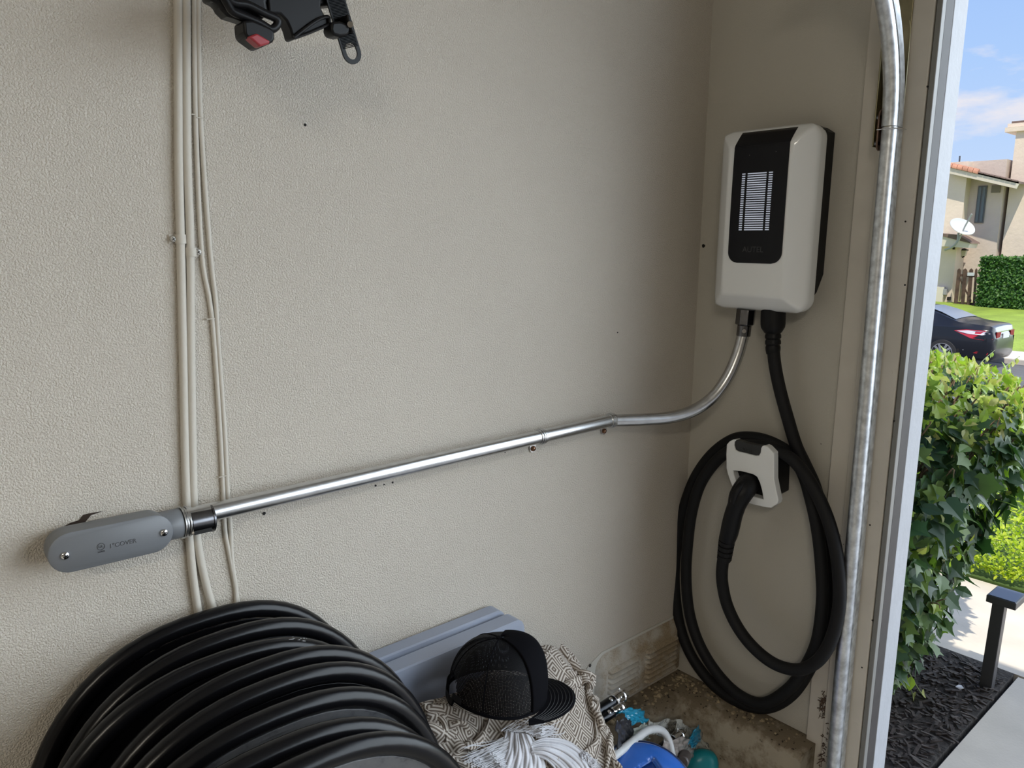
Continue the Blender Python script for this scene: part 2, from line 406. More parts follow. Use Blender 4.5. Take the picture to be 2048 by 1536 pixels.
track(arc, 24, 'curved_track')
# bracket: oval slotted plate behind the joint, with bolts and a wire pin
b = MB(); pl = []
for k in range(16):
    a = k * math.pi / 8
    z = math.sin(a) * .012 + (.022 if math.sin(a) >= 0 else -.022)
    pl.append(Vector((-.050 + math.cos(a) * .010, -.3905, 1.697 + z)))
b.prism(pl, (0, .0025, 0)); br = b.build('joint_bracket', mat('rusty_steel', (.20, .13, .10), .5, .8, var=.3, vscale=60), tr, smooth=30)
for z in (1.675, 1.718): b = MB(); b.cyl((-.054, -.3905, z), (-.054, -.384, z), .0035, 10); b.build('bolt', DKMETAL, br)
b = MB(); b.tube([(-.062, -.388, 1.6965), (-.064, -.402, 1.6965), (-.066, -.419, 1.696), (-.045, -.4215, 1.6975), (-.02, -.420, 1.698)], .0009, 6)
b.build('wire_pin', CHROME, tr)
b = MB(); b.box((-.0215, -.4115, 1.672), (-.0185, -.374, 2.4)); b.box((-.038, -.374, 1.672), (-.0185, -.3715, 2.4))
yo = b.build('angle_bracket', YZINC, tr, smooth=0, bevel=.0008); yo['label'] = 'yellow zinc angle iron behind the track'
b = MB(); b.tube([(-.0205, -.412, 1.672), (-.024, -.413, 1.80), (-.0255, -.413, 1.86), (-.0205, -.408, 1.875), (-.0205, -.408, 2.4)], .0011, 6)
b.build('folded_edge', mat('bright_zinc_edge', (.62, .58, .38), .3, 1.0), yo)
b = MB(); b.cyl((-.022, -.396, 1.845), (-.0265, -.396, 1.845), .005, 12); b.build('bolt', DKMETAL, yo)

# ------------------------------------------------------------------ painted cables and clips
cabs = {
 'thick painted cable at the far left of the bundle, held by the upper clip': (.0052, [(355, -40), (356, 0), (357, 300), (361, 480), (366, 700), (370, 900), (374, 1010), (380, 1090), (387, 1160), (399, 1240), (415, 1330)]),
 'thick painted cable second from left, held by the lower clip': (.0052, [(371, -40), (372, 0), (374, 300), (380, 480), (382, 700), (385, 900), (388, 1010), (396, 1090), (410, 1160), (430, 1232), (452, 1310)]),
 'thin painted cable swinging right below the clips, left one of the thin pair': (.0029, [(387, -40), (388, 0), (391, 230), (403, 500), (419, 600), (428, 680), (440, 860), (446, 980), (450, 1060), (457, 1100), (470, 1170), (478, 1222), (486, 1300)]),
 'thin painted cable at the far right of the bundle': (.0030, [(395, -40), (396, 0), (401, 235), (420, 500), (431, 600), (436, 680), (449, 860), (455, 980), (461, 1060), (463, 1110), (466, 1140), (471, 1170), (473, 1222), (478, 1300)])}
for lab, (r, pts) in cabs.items():
    path = smooth_path([at(x, y, 1, -r * .75) for x, y in pts], 8)
    tag(MB().tube(path, r, 10).build('painted_cable', WIRE), lab, 'cable', 'painted cables running down the left wall')
def clip(px0, px1, py, spx, lab):
    a = at(px0, py, 1, -.002); c = at(px1, py, 1, -.002); e = empty('cable_clip', at(spx, py, 1, 0), lab, 'clip', 'painted cable clips')
    cx_ = at((px0 + px1) / 2, py, 1, -.0052).x
    b = MB(); pr = []; s = 1 if spx < (px0 + px1) / 2 else -1
    w = abs(c.x - a.x); xs_ = a.x if s == 1 else c.x
    prof = [(0, -.0015), (w * .45, -.0015)] + [(w * .72 + .0066 * math.cos(math.radians(t)), -.0040 - .0068 * math.sin(math.radians(t))) for t in range(180, -1, -20)]
    up = [(xs_ + s * u, v) for u, v in prof]; lo = [(xs_ + s * u, v + .0012) for u, v in prof[::-1]]
    b.prism([(x, y, a.z - .0055) for x, y in up + lo], (0, 0, .011))
    b.build('strap_band', WIRE, e, smooth=35)
    p = at(spx, py, 1, -.002)
    q = MB(); q.tube([p, p + Vector((0, -.0020, 0)), p + Vector((0, -.0040, 0)), p + Vector((0, -.0048, 0))], [.0042, .0042, .0034, .0018], 14)
    sc = q.build('screw', mat('painted_screw', (.48, .46, .42), .35, .4), e)
    for ang in (35, 125):
        d = Vector((math.cos(math.radians(ang)), 0, math.sin(math.radians(ang)))) * .0022
        k = MB().obox(p + Vector((0, -.0047, 0)), d, d.cross(Vector((0, 1, 0))).normalized() * .0004, (0, .0004, 0)); k.build('cross_slot', DARK, sc, smooth=0)
clip(338, 368, 478, 345, 'painted metal clip holding the leftmost cable, upper one')
clip(372, 402, 504, 395, 'painted metal clip holding the second cable, lower one')
for i, (px, py, w) in enumerate(((384, 229, 9), (400, 236, 9), (422, 638, 14), (447, 953, 14))):
    p = at(px, py, 1, -.0055)
    tag(MB().tube([p + Vector((-.0065 * w / 14, .005, 0)), p + Vector((-.0055 * w / 14, 0, 0)), p + Vector((.0045 * w / 14, -.0003, .0004)), p + Vector((.0055 * w / 14, .005, .0004))], .0008, 6).build('cable_staple', WIRE),
        ['painted staple over the thin cables, upper left of the top two', 'painted staple over the thin cables, upper right of the top two', 'painted staple over the thin cables halfway down', 'painted staple over the thin cables just above the steel conduit'][i], 'staple', 'staples over the thin cables')

# ------------------------------------------------------------------ conduit and its fittings
CR = .0122
YC = -.030
A0 = at(372, 1036, 1, YC); A1 = at(1222, 841, 1, YC)
E0 = Vector((-.046, -.157, 0)); 
plan_n = Vector((E0.y - A1.y, -(E0.x - A1.x), 0))
bend = [atp(x, y, A1, plan_n) for x, y in ((1235, 841), (1290, 839), (1340, 835), (1385, 822), (1425, 795), (1455, 755), (1475, 710), (1487, 668))]
cd_ = empty('steel_conduit', A0, 'long galvanised steel conduit running up the left wall and bending up to the charger', 'conduit')
MB().tube([A0, A0.lerp(A1, .5), A1], CR, 20).build('straight_pipe', STEEL, cd_)
MB().tube([A1] + smooth_path(bend, 6), CR, 20).build('bent_pipe', STEEL, cd_)
def along(t): return A0.lerp(A1, t)
dirA = (A1 - A0).normalized()
end = bend[-1]; prev = bend[-2]
top = Vector((end.x + .001, end.y - .002, 1.374))
b = MB(); dz = (top - end).normalized()
b.tube([end - dz * .004, end + dz * .018], .0140, 20); b.tube([end + dz * .018, end + dz * .020, end + dz * .038, top], [.0150, .0192, .0192, .0192], 8)
cn = b.build('box_connector', DKMETAL, cd_, smooth=25, bevel=.0008)
MB().cyl(end + Vector((-.010, -.006, .008)), end + Vector((-.018, -.012, .008)), .0042, 10).build('set_screw', CHROME, cn)
# ring couplings with one-hole straps
for (px, py, sx, sy, lab) in ((1082, 874, 1066, 897, 'steel one-hole strap with bronze screw, left of the two under the conduit'), (1222, 842, 1208, 862, 'steel one-hole strap with bronze screw at the conduit bend, right of the two')):
    c = at(px, py, 1, YC); t = (c - A0).dot(dirA); c = A0 + dirA * t
    e = empty('conduit_strap', c, lab, 'strap', 'conduit straps')
    b = MB()
    for k, r in ((-.006, .0138), (-.002, .0150), (.002, .0150), (.0055, .0138)): b.tube([c + dirA * (k - .0017), c + dirA * (k + .0017)], r, 22)
    b.build('band', STEEL, e, smooth=35, bevel=.0004)
    s = at(sx, sy, 1, -.003)
    b = MB(); ol = []
    for k in range(18):
        a = k * math.pi / 9; ol.append(Vector((s.x + .0075 * math.cos(a), -.001, s.z + .0075 * math.sin(a) + (.018 if math.sin(a) > .01 else 0))))
    b.prism(ol, (0, -.0022, 0)); b.build('tab', STEEL, e, smooth=30)
    b = MB(); b.tube([(s.x, -.003, s.z), (s.x, -.0055, s.z), (s.x, -.0072, s.z), (s.x, -.008, s.z)], [.0052, .0050, .0036, .001], 16)
    sc = b.build('screw', COPPER, e)
    MB().obox((s.x, -.0079, s.z), (.0018, 0, .0018), (-.0003, 0, .0003), (0, .0004, 0)).build('slot', DARK, sc, smooth=0)

# conduit body (LB) with its cover
lb = empty('conduit_elbow', at(225, 1090, 1, 0), 'grey rounded conduit elbow with 1" COVER plate at the left end of the conduit', 'conduit fitting')
p0 = at(143, 1105, 1, -.046); p1 = at(306, 1069, 1, -.046)
dx_ = (p1 - p0).normalized(); dz_ = dx_.cross(Vector((0, 1, 0))) * -1
if dz_.z < 0: dz_ = -dz_
RW = .0232
def stadium(r, y, n=14, ext=0.0):
    P = []
    for k in range(n + 1):
        a = math.pi / 2 + k * math.pi / n; P.append(p0 - dx_ * ext + dx_ * math.cos(a) * r + dz_ * math.sin(a) * r)
    for k in range(n + 1):
        a = -math.pi / 2 + k * math.pi / n; P.append(p1 + dx_ * ext + dx_ * math.cos(a) * r + dz_ * math.sin(a) * r)
    return [Vector((q.x, y, q.z)) for q in P]
b = MB(); b.loft([stadium(RW - .006, -.002), stadium(RW - .001, -.014), stadium(RW, -.024), stadium(RW, -.0405)]); b.build('body', GREYP, lb, smooth=50)
b = MB(); b.loft([stadium(RW - .001, -.0405), stadium(RW + .0006, -.0418), stadium(RW + .0006, -.0455), stadium(RW - .0010, -.0468)]); cv = b.build('cover', GREYP, lb, smooth=50)
h0 = Vector((p1.x, YC + .0045, p1.z)) + dx_ * .012
b = MB(); b.tube([h0, h0 + dx_ * .012, h0 + dx_ * .026, h0 + dx_ * .027], [.0188, .0190, .0192, .0185], 26); b.build('hub', GREYP, lb, smooth=40)
for k, ps in enumerate(((130, 1111), (328, 1065))):
    s = at(ps[0], ps[1], 1, -.0468)
    q = MB(); q.tube([s + Vector((0, .001, 0)), s + Vector((0, -.0012, 0)), s + Vector((0, -.0024, 0)), s + Vector((0, -.003, 0))], [.0048, .0048, .0038, .001], 18)
    sc = q.build('cover_screw', CHROME, cv)
    for ang in (20, 110):
        d = Vector((math.cos(math.radians(ang)), 0, math.sin(math.radians(ang)))) * .0026
        MB().obox(s + Vector((0, -.0027, 0)), d, d.cross(Vector((0, 1, 0))).normalized() * .0005, (0, .0006, 0)).build('cross_slot', DARK, sc, smooth=0)
EMB = mat('painted_emboss_shade', (.06, .063, .068), .5)
EMBL = mat('painted_emboss_highlight', (.24, .245, .26), .45)  # dark and pale copies of the lettering paint the emboss's shade and highlight
tc_ = at(246, 1087, 1, -.0469); mid = at(202, 1093, 1, -.0469)
text('cover_lettering', '1"COVER', .0074, EMB, tc_, dx_, dz_, cv)
text('cover_lettering', '1"COVER', .0074, EMBL, tc_ + dz_ * -.0004 + dx_ * .0004 + Vector((0, .0001, 0)), dx_, dz_, cv)
b = MB(); b.tube([mid + (dx_ * math.cos(a) + dz_ * math.sin(a)) * .0040 for a in [k * math.pi / 12 for k in range(24)]], .0005, 6, closed=True); b.build('listing_mark_ring', EMB, cv)
text('listing_mark_letters', 'UL', .0044, EMB, mid, dx_, dz_, cv)
text('listing_mark_letters', 'LISTED', .0025, EMB, mid - dz_ * .0064, dx_, dz_, cv)
# nipple rings and set-screw connector
n0 = h0 + dx_ * .0275; b = MB()
for k, r in ((0, .0208), (.0032, .0196), (.0064, .0204)): b.tube([n0 + dx_ * k, n0 + dx_ * (k + .0024)], r, 26)
b.build('lock_ring', STEEL, lb, smooth=35, bevel=.0005)
c0 = n0 + dx_ * .009 + Vector((0, -.0045, 0))
b = MB(); b.tube([c0, c0 + dx_ * .026, c0 + dx_ * .0262, c0 + dx_ * .0285], [.0172, .0172, .0188, .0188], 26)
cc = b.build('set_screw_connector', DKMETAL, lb, smooth=35)
b = MB(); b.obox(c0 + dx_ * .012 - dz_ * .010 + Vector((0, -.0140, 0)), dx_ * .011, dz_ * .0035, (0, .001, 0)); b.build('slot_recess', mat('dark_recess', (.03, .03, .03), .4, .6), cc, smooth=0)
sp_ = at(388, 1060, 1, YC - .010)
b = MB(); b.cyl(sp_ + dz_ * .006, sp_ - dz_ * .003, .0050, 14); b.cyl(sp_ - dz_ * .003, sp_ - dz_ * .0045, .0038, 14); b.build('set_screw', CHROME, cc, smooth=35, bevel=.0005)

# ------------------------------------------------------------------ the wall charger
ch = empty('wall_charger', (0, -.194, 1.547), 'white and black electric car charger with a lit bar display mounted on the right wall', 'charger')
CY, CZ, HW, HH = -.1945, 1.5475, .1010, .1725
def rrect(hw, hh, r, n=10, ch_=False):
    P = []
    for cx_, cy_, a0 in ((hw - r, hh - r, 0), (-hw + r, hh - r, 90), (-hw + r, -hh + r, 180), (hw - r, -hh + r, 270)):
        for k in range(n + 1):
            a = math.radians(a0 + 90 * k / n); P.append((cx_ + r * math.cos(a), cy_ + r * math.sin(a)))
    return P
def cdepth(u, v):
    fu = min(1, max(0, (HW - abs(u)) / .036)); fv = min(1, max(0, (HH - abs(v)) / (.034 if v > 0 else .030)))
    f = min(fu, fv) if min(fu, fv) < 1 else 1
    return .0665 + .0315 * (f ** .8) + .003 * (1 - (v / HH) ** 2)
OUT = rrect(HW, HH, .026, 8)
CYC = CY + .0040
b = MB(); rings = []
for x in (.040, .052, .0625): rings.append([(-x, CYC + u * (1 if x > .045 else .985), CZ + v * (1 if x > .045 else .992)) for u, v in OUT])
NR = 40
for i in range(NR):
    s = 1 - i / NR; rings.append([(-cdepth(u * s, v * s) + (.002 if i == 0 else 0), CYC + u * s, CZ + v * s) for u, v in OUT])
b.loft(rings, False); c = len(b.v); b.v.append((-cdepth(0, 0), CYC, CZ)); n = len(OUT); o0 = c - n
for k in range(n): b.f.append((o0 + k, o0 + (k + 1) % n, c)); b.mi.append(0)
fc = b.build('front_cover', WHITEP, ch, smooth=60)
# black rear housing with the stepped lower edge
ol = [(-.0905, .160), (-.075, .170), (.075, .170), (.0905, .158), (.0905, -.075), (.086, -.100), (.080, -.104), (.080, -.135), (.060, -.163), (-.060, -.163), (-.080, -.135), (-.0905, -.1)]
ol2 = [(u * 1.0, v * 1.0) for u, v in [(-.0905, .163), (-.078, .1705), (.078, .1705), (.0905, .163), (.0905, -.1), (.0905, -.125), (.0905, -.145), (.086, -.155), (.064, -.1695), (-.064, -.1695), (-.086, -.155), (-.0905, -.1)]]
b = MB(); b.loft([[(-.001, CY + u, CZ + v) for u, v in ol], [(-.028, CY + u, CZ + v) for u, v in ol], [(-.030, CY + u, CZ + v) for u, v in ol2], [(-.052, CY + u, CZ + v) for u, v in ol2]])
hs = b.build('rear_housing', BLACKP, ch, smooth=25, bevel=.002)
# display panel
b = MB(); rows = []
v0, v1, PW, PR = -.0805, HH - .006, .0570, .021
for i in range(61):
    v = v0 + (v1 - v0) * (i / 60) ** 1.25
    w = PW
    if v < v0 + PR: w = PW - PR + math.sqrt(max(0, PR * PR - (v0 + PR - v) ** 2))
    w += .0012 * (v1 - v) / (v1 - v0) * 0
    rows.append([(w * (k / 12 * 2 - 1), v) for k in range(13)])
for off in (.0016, -.002):
    o0 = len(b.v)
    for r in rows:
        for u, v in r: b.v.append((-cdepth(u, v) - off, CY + u, CZ + v))
    for i in range(60):
        for k in range(12): b.f.append((o0 + i * 13 + k, o0 + i * 13 + k + 1, o0 + (i + 1) * 13 + k + 1, o0 + (i + 1) * 13 + k)); b.mi.append(0)
N1 = 61 * 13
edge = [k for k in range(13)] + [i * 13 + 12 for i in range(1, 61)] + [60 * 13 + k for k in range(11, -1, -1)] + [i * 13 for i in range(59, 0, -1)]
for i in range(len(edge)):
    j = (i + 1) % len(edge); b.f.append((edge[i], edge[j], edge[j] + N1, edge[i] + N1)); b.mi.append(0)
pn = b.build('display_panel', PANELG, ch, smooth=50)
LEDM = mat('display_light', (.5, .53, .6), .4, Emission_Color=(.62, .68, .85, 1), Emission_Strength=.34)
zc = lambda i: 1.634 - (1.634 - 1.530) * i / 25
for nm, ya, yb in (('light_bar_column', -.1585, -.1652), ('light_bar_column', -.1702, -.2098), ('light_bar_column', -.2145, -.2225)):
    b = MB()
    for i in range(26):
        z = zc(i); x = -cdepth(0, z - CZ) - .0016
        b.box((x - .0003, yb, z - .00105), (x + .0004, ya, z + .00105))
    b.build(nm, LEDM, pn, smooth=0)
xp = -cdepth(0, -.055) - .0017
text('panel_lettering', 'AUTEL', .0150, mat('faint_print', (.032, .033, .036), .5), (xp, -.1915, 1.4925), (0, -1, 0), (0, 0, 1), pn, extrude=.0002)
for y, z in ((-.171, 1.668), (-.2255, 1.6705)): x = -cdepth(0, z - CZ) - .0016; b = MB(); b.cyl((x + .0003, y, z), (x - .0004, y, z), .0009, 10); b.build('sensor_dot', PANELD, pn)
# marks on the side of the rear housing
PR_ = mat('pale_print', (.30, .31, .33), .5)
b = MB(); y = CY - .0912; 
for z0, z1, xa, xb in ((1.432, 1.4326, -.047, -.037), (1.4534, 1.454, -.047, -.037), (1.432, 1.454, -.0474, -.0468), (1.432, 1.454, -.0372, -.0366)): b.box((xa, y - .0003, z0), (xb, y + .0004, z1))
b.build('side_label_frame', PR_, hs, smooth=0)
text('side_label_letters', 'X', .007, PR_, (-.042, y, 1.447), (1, 0, 0), (0, 0, 1), hs, extrude=.0002)
text('side_label_letters', 'B', .006, PR_, (-.042, y, 1.4375), (1, 0, 0), (0, 0, 1), hs, extrude=.0002)

# ------------------------------------------------------------------ charging cable with its plug
KR = .0123
cb = empty('charging_cable', (-.05, -.21, 1.37), 'thick black charging cable coiled over the holster with its plug pushed in', 'cable')
def k2(x, y): return 1300 + x / 2.258, 800 + y / 2.258
def cpt(x, y, d): q = k2(x, y); return at(q[0], q[1], 0, -d)
g0 = at(1546, 640, 0, -.048)
supply = [at(1546, 690, 0, -.048), at(1550, 730, 0, -.048), at(1560, 780, 0, -.044), at(1576, 838, 0, -.038), at(1592, 890, 0, -.030)]
l1 = [cpt(700, 290, .022), cpt(748, 400, .016), cpt(783, 560, .015), cpt(800, 720, .015), cpt(800, 900, .015), cpt(780, 1060, .015), cpt(722, 1210, .016), cpt(640, 1330, .017), cpt(530, 1390, .018), cpt(410, 1370, .018), cpt(290, 1290, .018), cpt(195, 1170, .018), cpt(140, 1040, .018), cpt(116, 900, .018), cpt(112, 760, .018), cpt(128, 600, .018), cpt(155, 480, .018), cpt(205, 350, .018), cpt(280, 245, .022), cpt(370, 180, .030), cpt(450, 168, .034), cpt(540, 188, .034)]
l2 = [cpt(628, 240, .026), cpt(690, 330, .030), cpt(730, 460, .040), cpt(760, 610, .041), cpt(776, 780, .041), cpt(778, 920, .041), cpt(755, 1090, .041), cpt(700, 1210, .042), cpt(620, 1310, .042), cpt(510, 1370, .042), cpt(400, 1330, .042), cpt(300, 1230, .042), cpt(222, 1100, .042), cpt(178, 960, .042), cpt(163, 800, .042), cpt(170, 650, .042), cpt(190, 500, .042), cpt(232, 370, .045), cpt(310, 265, .052), cpt(400, 212, .056), cpt(480, 205, .058), cpt(570, 225, .060)]
l3 = [cpt(655, 280, .060), cpt(735, 390, .064), cpt(800, 530, .067), cpt(840, 680, .068), cpt(856, 830, .068), cpt(850, 960, .070), cpt(815, 1090, .074), cpt(755, 1180, .078), cpt(670, 1218, .082), cpt(570, 1195, .086), cpt(480, 1130, .090), cpt(405, 1040, .094), cpt(350, 930, .097), cpt(326, 820, .100), cpt(328, 740, .102), cpt(342, 680, .105)]
MB().tube(smooth_path(supply + l1 + l2 + l3, 6), KR, 16).build('cable_jacket', RUBBER, cb, smooth=60)
# strain relief under the charger
s1 = at(1546, 632, 0, -.048); s1 = Vector((-.048, s1.y, 1.378))
pts = [s1]; P = [Vector((-.048, at(1546, py, 0, -.048).y, at(1546, py, 0, -.048).z)) for py in (640, 648, 655, 661, 665, 667, 671, 676, 678, 682, 688, 690, 694, 700, 708)]
R = [.0235, .0235, .0225, .019, .0165, .0140, .0155, .0155, .0132, .0150, .0150, .0130, .0145, .0142, .0126]
b = MB(); b.tube([s1] + P, [.0235] + R, 24); b.build('strain_relief', BLACKP, cb, smooth=30)
# plug: handle running from the holster down to the cable tail
q = lambda x, y, d: at(1440 + x / 5.686, 860 + y / 5.686, 0, -d)
hp = [q(385, 560, .050), q(335, 600, .078), q(280, 670, .098), q(225, 760, .108), q(190, 860, .110), q(155, 960, .109), q(125, 1080, .108), q(105, 1170, .107), q(84, 1235, .106), q(78, 1258, .106)]
hr = [.0215, .0225, .0225, .0215, .0180, .0180, .0185, .0180, .0170, .0165]
b = MB(); b.tube(smooth_path(hp, 4), [float(np.interp(i / 4, range(10), hr)) for i in range(37)], 20)
pg = b.build('plug_handle', BLACKP, cb, smooth=50)
dl = (hp[-1] - hp[-2]).normalized(); e0 = hp[-1]; tail = cpt(336, 712, .103); dl = (tail - e0).normalized()
b = MB(); L = (tail - e0).length + .006
for k in range(4):
    a = e0 + dl * (L * k / 4); b.tube([a, a + dl * L * .17], .0166 - k * .0005, 18); b.tube([a + dl * L * .17, a + dl * L * .25], .0135, 18)
b.build('bend_relief_rings', RUBBER, cb, smooth=30)
tv = (hp[3] - hp[2]).normalized()
up_ = Vector((-1, 0, .4)).normalized()
b = MB(); lt = [hp[1] + up_ * .020, hp[2] + up_ * .0215, hp[3] + up_ * .0205, hp[3].lerp(hp[4], .8) + up_ * .0165]
b.tube(smooth_path(lt, 4), [.0085 - .0002 * i for i in range(13)], 10); b.build('latch_lever', BLACKP, cb, smooth=50)

# ------------------------------------------------------------------ holster
ho = empty('plug_holster', (0, -.205, 1.04), 'small white and black wall holster holding the plug inside the cable coil', 'holster')
HX = .088
w_ = lambda x, y, d=HX: at(1440 + x / 5.686, 860 + y / 5.686, 0, -d)
outer = [(75, 165), (105, 130), (150, 108), (185, 110), (160, 135), (155, 175), (170, 225), (200, 245), (300, 268), (400, 293), (440, 290), (458, 260), (465, 205), (480, 182), (510, 175), (540, 190), (612, 262), (612, 400), (612, 560), (635, 680), (662, 800), (650, 838), (580, 887), (480, 872), (360, 845), (250, 800), (180, 730), (120, 600), (85, 500), (70, 430), (68, 280)]
inner = [(150, 462), (230, 468), (300, 485), (380, 508), (420, 535), (450, 600), (475, 690), (492, 790), (400, 762), (330, 735), (250, 700), (210, 650), (175, 560), (155, 500)]
def plate(outer, inner, d0, d1, name, m, parent):
    bm = bmesh.new()
    def loop(pts, d): 
        vs = [bm.verts.new(w_(x, y, d)) for x, y in pts]; return vs
    fo = loop(outer, d1); fi = loop(inner, d1); eds = []
    for L in (fo, fi):
        for i in range(len(L)): eds.append(bm.edges.new((L[i], L[(i + 1) % len(L)])))
    bmesh.ops.triangle_fill(bm, use_beauty=True, edges=eds)
    # back side: same (y, z) outline pushed towards the wall
    geo = bmesh.ops.extrude_face_region(bm, geom=bm.faces[:])
    nv = [g for g in geo['geom'] if isinstance(g, bmesh.types.BMVert)]
    for v in nv: v.co.x += (d1 - d0)
    bmesh.ops.recalc_face_normals(bm, faces=bm.faces)
    me = bpy.data.meshes.new(name); bm.to_mesh(me); bm.free(); me.materials.append(m)
    o = bpy.data.objects.new(name, me); COL.objects.link(o); o.parent = parent; o.matrix_parent_inverse = PINV(parent)
    bv = o.modifiers.new('bevel', 'BEVEL'); bv.width = .004; bv.segments = 3; bv.limit_method = 'ANGLE'; bv.angle_limit = math.radians(50)
    me.shade_smooth(); me.set_sharp_from_angle(angle=math.radians(40)); return o
plate(outer, inner, .070, HX, 'white_shell', WHITEP, ho)
yl, yr, zt, zb = w_(80, 300).y, w_(600, 300).y, w_(300, 190).z, w_(500, 860).z
b = MB(); b.loft([[(-.001, y, z) for y, z in ((yl - .012, zt - .004), (yr + .010, zt - .004), (yr + .006, zb + .014), (yl - .02, zb + .014))],
                  [(-.060, y, z) for y, z in ((yl - .010, zt - .002), (yr + .007, zt - .002), (yr + .004, zb + .012), (yl - .014, zb + .012))],
                  [(-.070, y, z) for y, z in ((yl - .010, zt - .002), (yr + .006, zt - .002), (yr + .004, zb + .012), (yl - .014, zb + .012))]])
bk = b.build('rear_body', BLACKP, ho, smooth=25, bevel=.003)
ins = [(185, 112), (300, 150), (420, 175), (478, 182), (465, 205), (458, 260), (440, 290), (400, 293), (300, 268), (200, 245), (170, 225), (155, 175), (160, 135)]
b = MB(); b.prism([w_(x, y, .084) for x, y in ins], (.014, 0, 0)); ti = b.build('top_insert', mat('charcoal_plastic', (.020, .021, .022), .45), ho, smooth=30)
cI = w_(310, 232, .0845); text('insert_lettering', 'AUTEL', .0085, mat('faint_print_dark', (.012, .012, .013), .3), cI, (0, -1, -.04), (0, -.04, 1), ti, extrude=.0002)

# ------------------------------------------------------------------ louvred vent plate in the wall, by the ledge
vt = empty('wall_vent', (-.165, 0, .50), 'painted sheet metal louvred vent low on the left wall beside the corner', 'vent')
VM = dirt_concrete('dusty_vent_paint')
vm = bpy.data.materials.new('dusty_vent'); vm.use_nodes = True; t = vm.node_tree; bs = t.nodes['Principled BSDF']; bs.inputs['Roughness'].default_value = .65
co = N(t, 'ShaderNodeTexCoord'); g = N(t, 'ShaderNodeSeparateXYZ'); t.links.new(co.outputs['Object'], g.inputs[0])
n1 = N(t, 'ShaderNodeTexNoise', i_Scale=20.0, i_Detail=6.0); t.links.new(co.outputs['Object'], n1.inputs['Vector'])
n2 = N(t, 'ShaderNodeTexNoise', i_Scale=350.0, i_Detail=2.0); t.links.new(co.outputs['Object'], n2.inputs['Vector'])
f = M2(t, 'ADD', n1.outputs[0], M2(t, 'MULTIPLY', g.outputs[0], .9))
r = ramp(t, [(.22, (0, 0, 0)), (.48, (1, 1, 1))], f)
d = MIX(t, r.outputs[0], (.50, .48, .43), (.33, .26, .17)); 
d = MIX(t, M2(t, 'MULTIPLY', ramp(t, [(.5, (0, 0, 0)), (.6, (1, 1, 1))], n2.outputs[0]).outputs[0], M2(t, 'MULTIPLY', r.outputs[0], .5)), d, (.16, .115, .07))
t.links.new(d, bs.inputs['Base Color'])
VX0, VX1, VZ0, VZ1 = -.325, -.004, .497, .640
# flange: flat sheet with the top-left corner stepped down
fl = [(VX0, VZ0), (VX1, VZ0), (VX1, VZ1), (VX0 + .045, VZ1), (VX0 + .02, VZ1 - .010), (VX0, VZ1 - .020)]
b = MB(); b.prism([(x, -.0004, z) for x, z in fl], (0, -.0016, 0)); pf = b.build('flange', mat('vent_flange_paint', (.56, .54, .48), .55, bump=.1, bscale=200), vt, smooth=0, bevel=.0005)
# dished rim around the louvre field, with rounded corners on the left
def dish(x0, x1, z0, z1, r, y): 
    P = []
    for cx_, cz_, a0, rr in ((x1 - .004, z1 - .004, 0, .004), (x0 + r, z1 - r, 90, r), (x0 + .012, z0 + .012, 180, .012), (x1 - .004, z0 + .004, 270, .004)):
        for k in range(9):
            a = math.radians(a0 + 90 * k / 8); P.append((cx_ + rr * math.cos(a), y, cz_ + rr * math.sin(a)))
    return P
b = MB(); b.loft([dish(-.300, -.012, .503, .634, .034, -.002), dish(-.288, -.014, .509, .612, .028, -.0135), dish(-.284, -.016, .511, .608, .026, -.0150)], True)
dl_ = b.build('raised_field', vm, vt, smooth=35)
def louvres(x0, x1, cap_l, cap_r):
    b = MB()
    for i in range(7):
        z = .597 - i * .0122; rings = []; NX = 24
        for k in range(NX + 1):
            u = k / NX; x = x0 + (x1 - x0) * u
            e = min(1, (1 - u) / .10) if cap_r else 1; e2 = min(1, u / .10) if cap_l else 1
            h = math.sqrt(max(0, 1 - (1 - min(e, e2)) ** 2))
            rings.append([(x, -.0146, z + .0038), (x, -.0150 - .0055 * h, z + .0015), (x, -.0150 - .0100 * h, z - .0024), (x, -.0150 - .0092 * h, z - .0042), (x, -.0146, z - .0030)])
        b.loft(rings)
    lb_ = b.build('louvre_bank', vm, vt, smooth=50); d = MB()
    for i in range(7): z = .597 - i * .0122; d.box((x0 + .006, -.0205, z - .0058), (x1 - .006, -.0148, z - .0046))
    d.build('louvre_slot_shade', DARK, lb_, smooth=0)['kind'] = 'stuff'  # dark strips paint the shade in the openings under the louvres
    return lb_
louvres(-.272, -.170, True, True); louvres(-.146, -.030, True, True)
s = at(1180, 1331, 1, -.002); b = MB(); b.tube([(s.x, -.002, s.z), (s.x, -.0032, s.z), (s.x, -.0042, s.z)], [.0035, .0032, .0012], 12); b.build('screw', mat('dark_screw', (.06, .055, .05), .5, .6), vt)

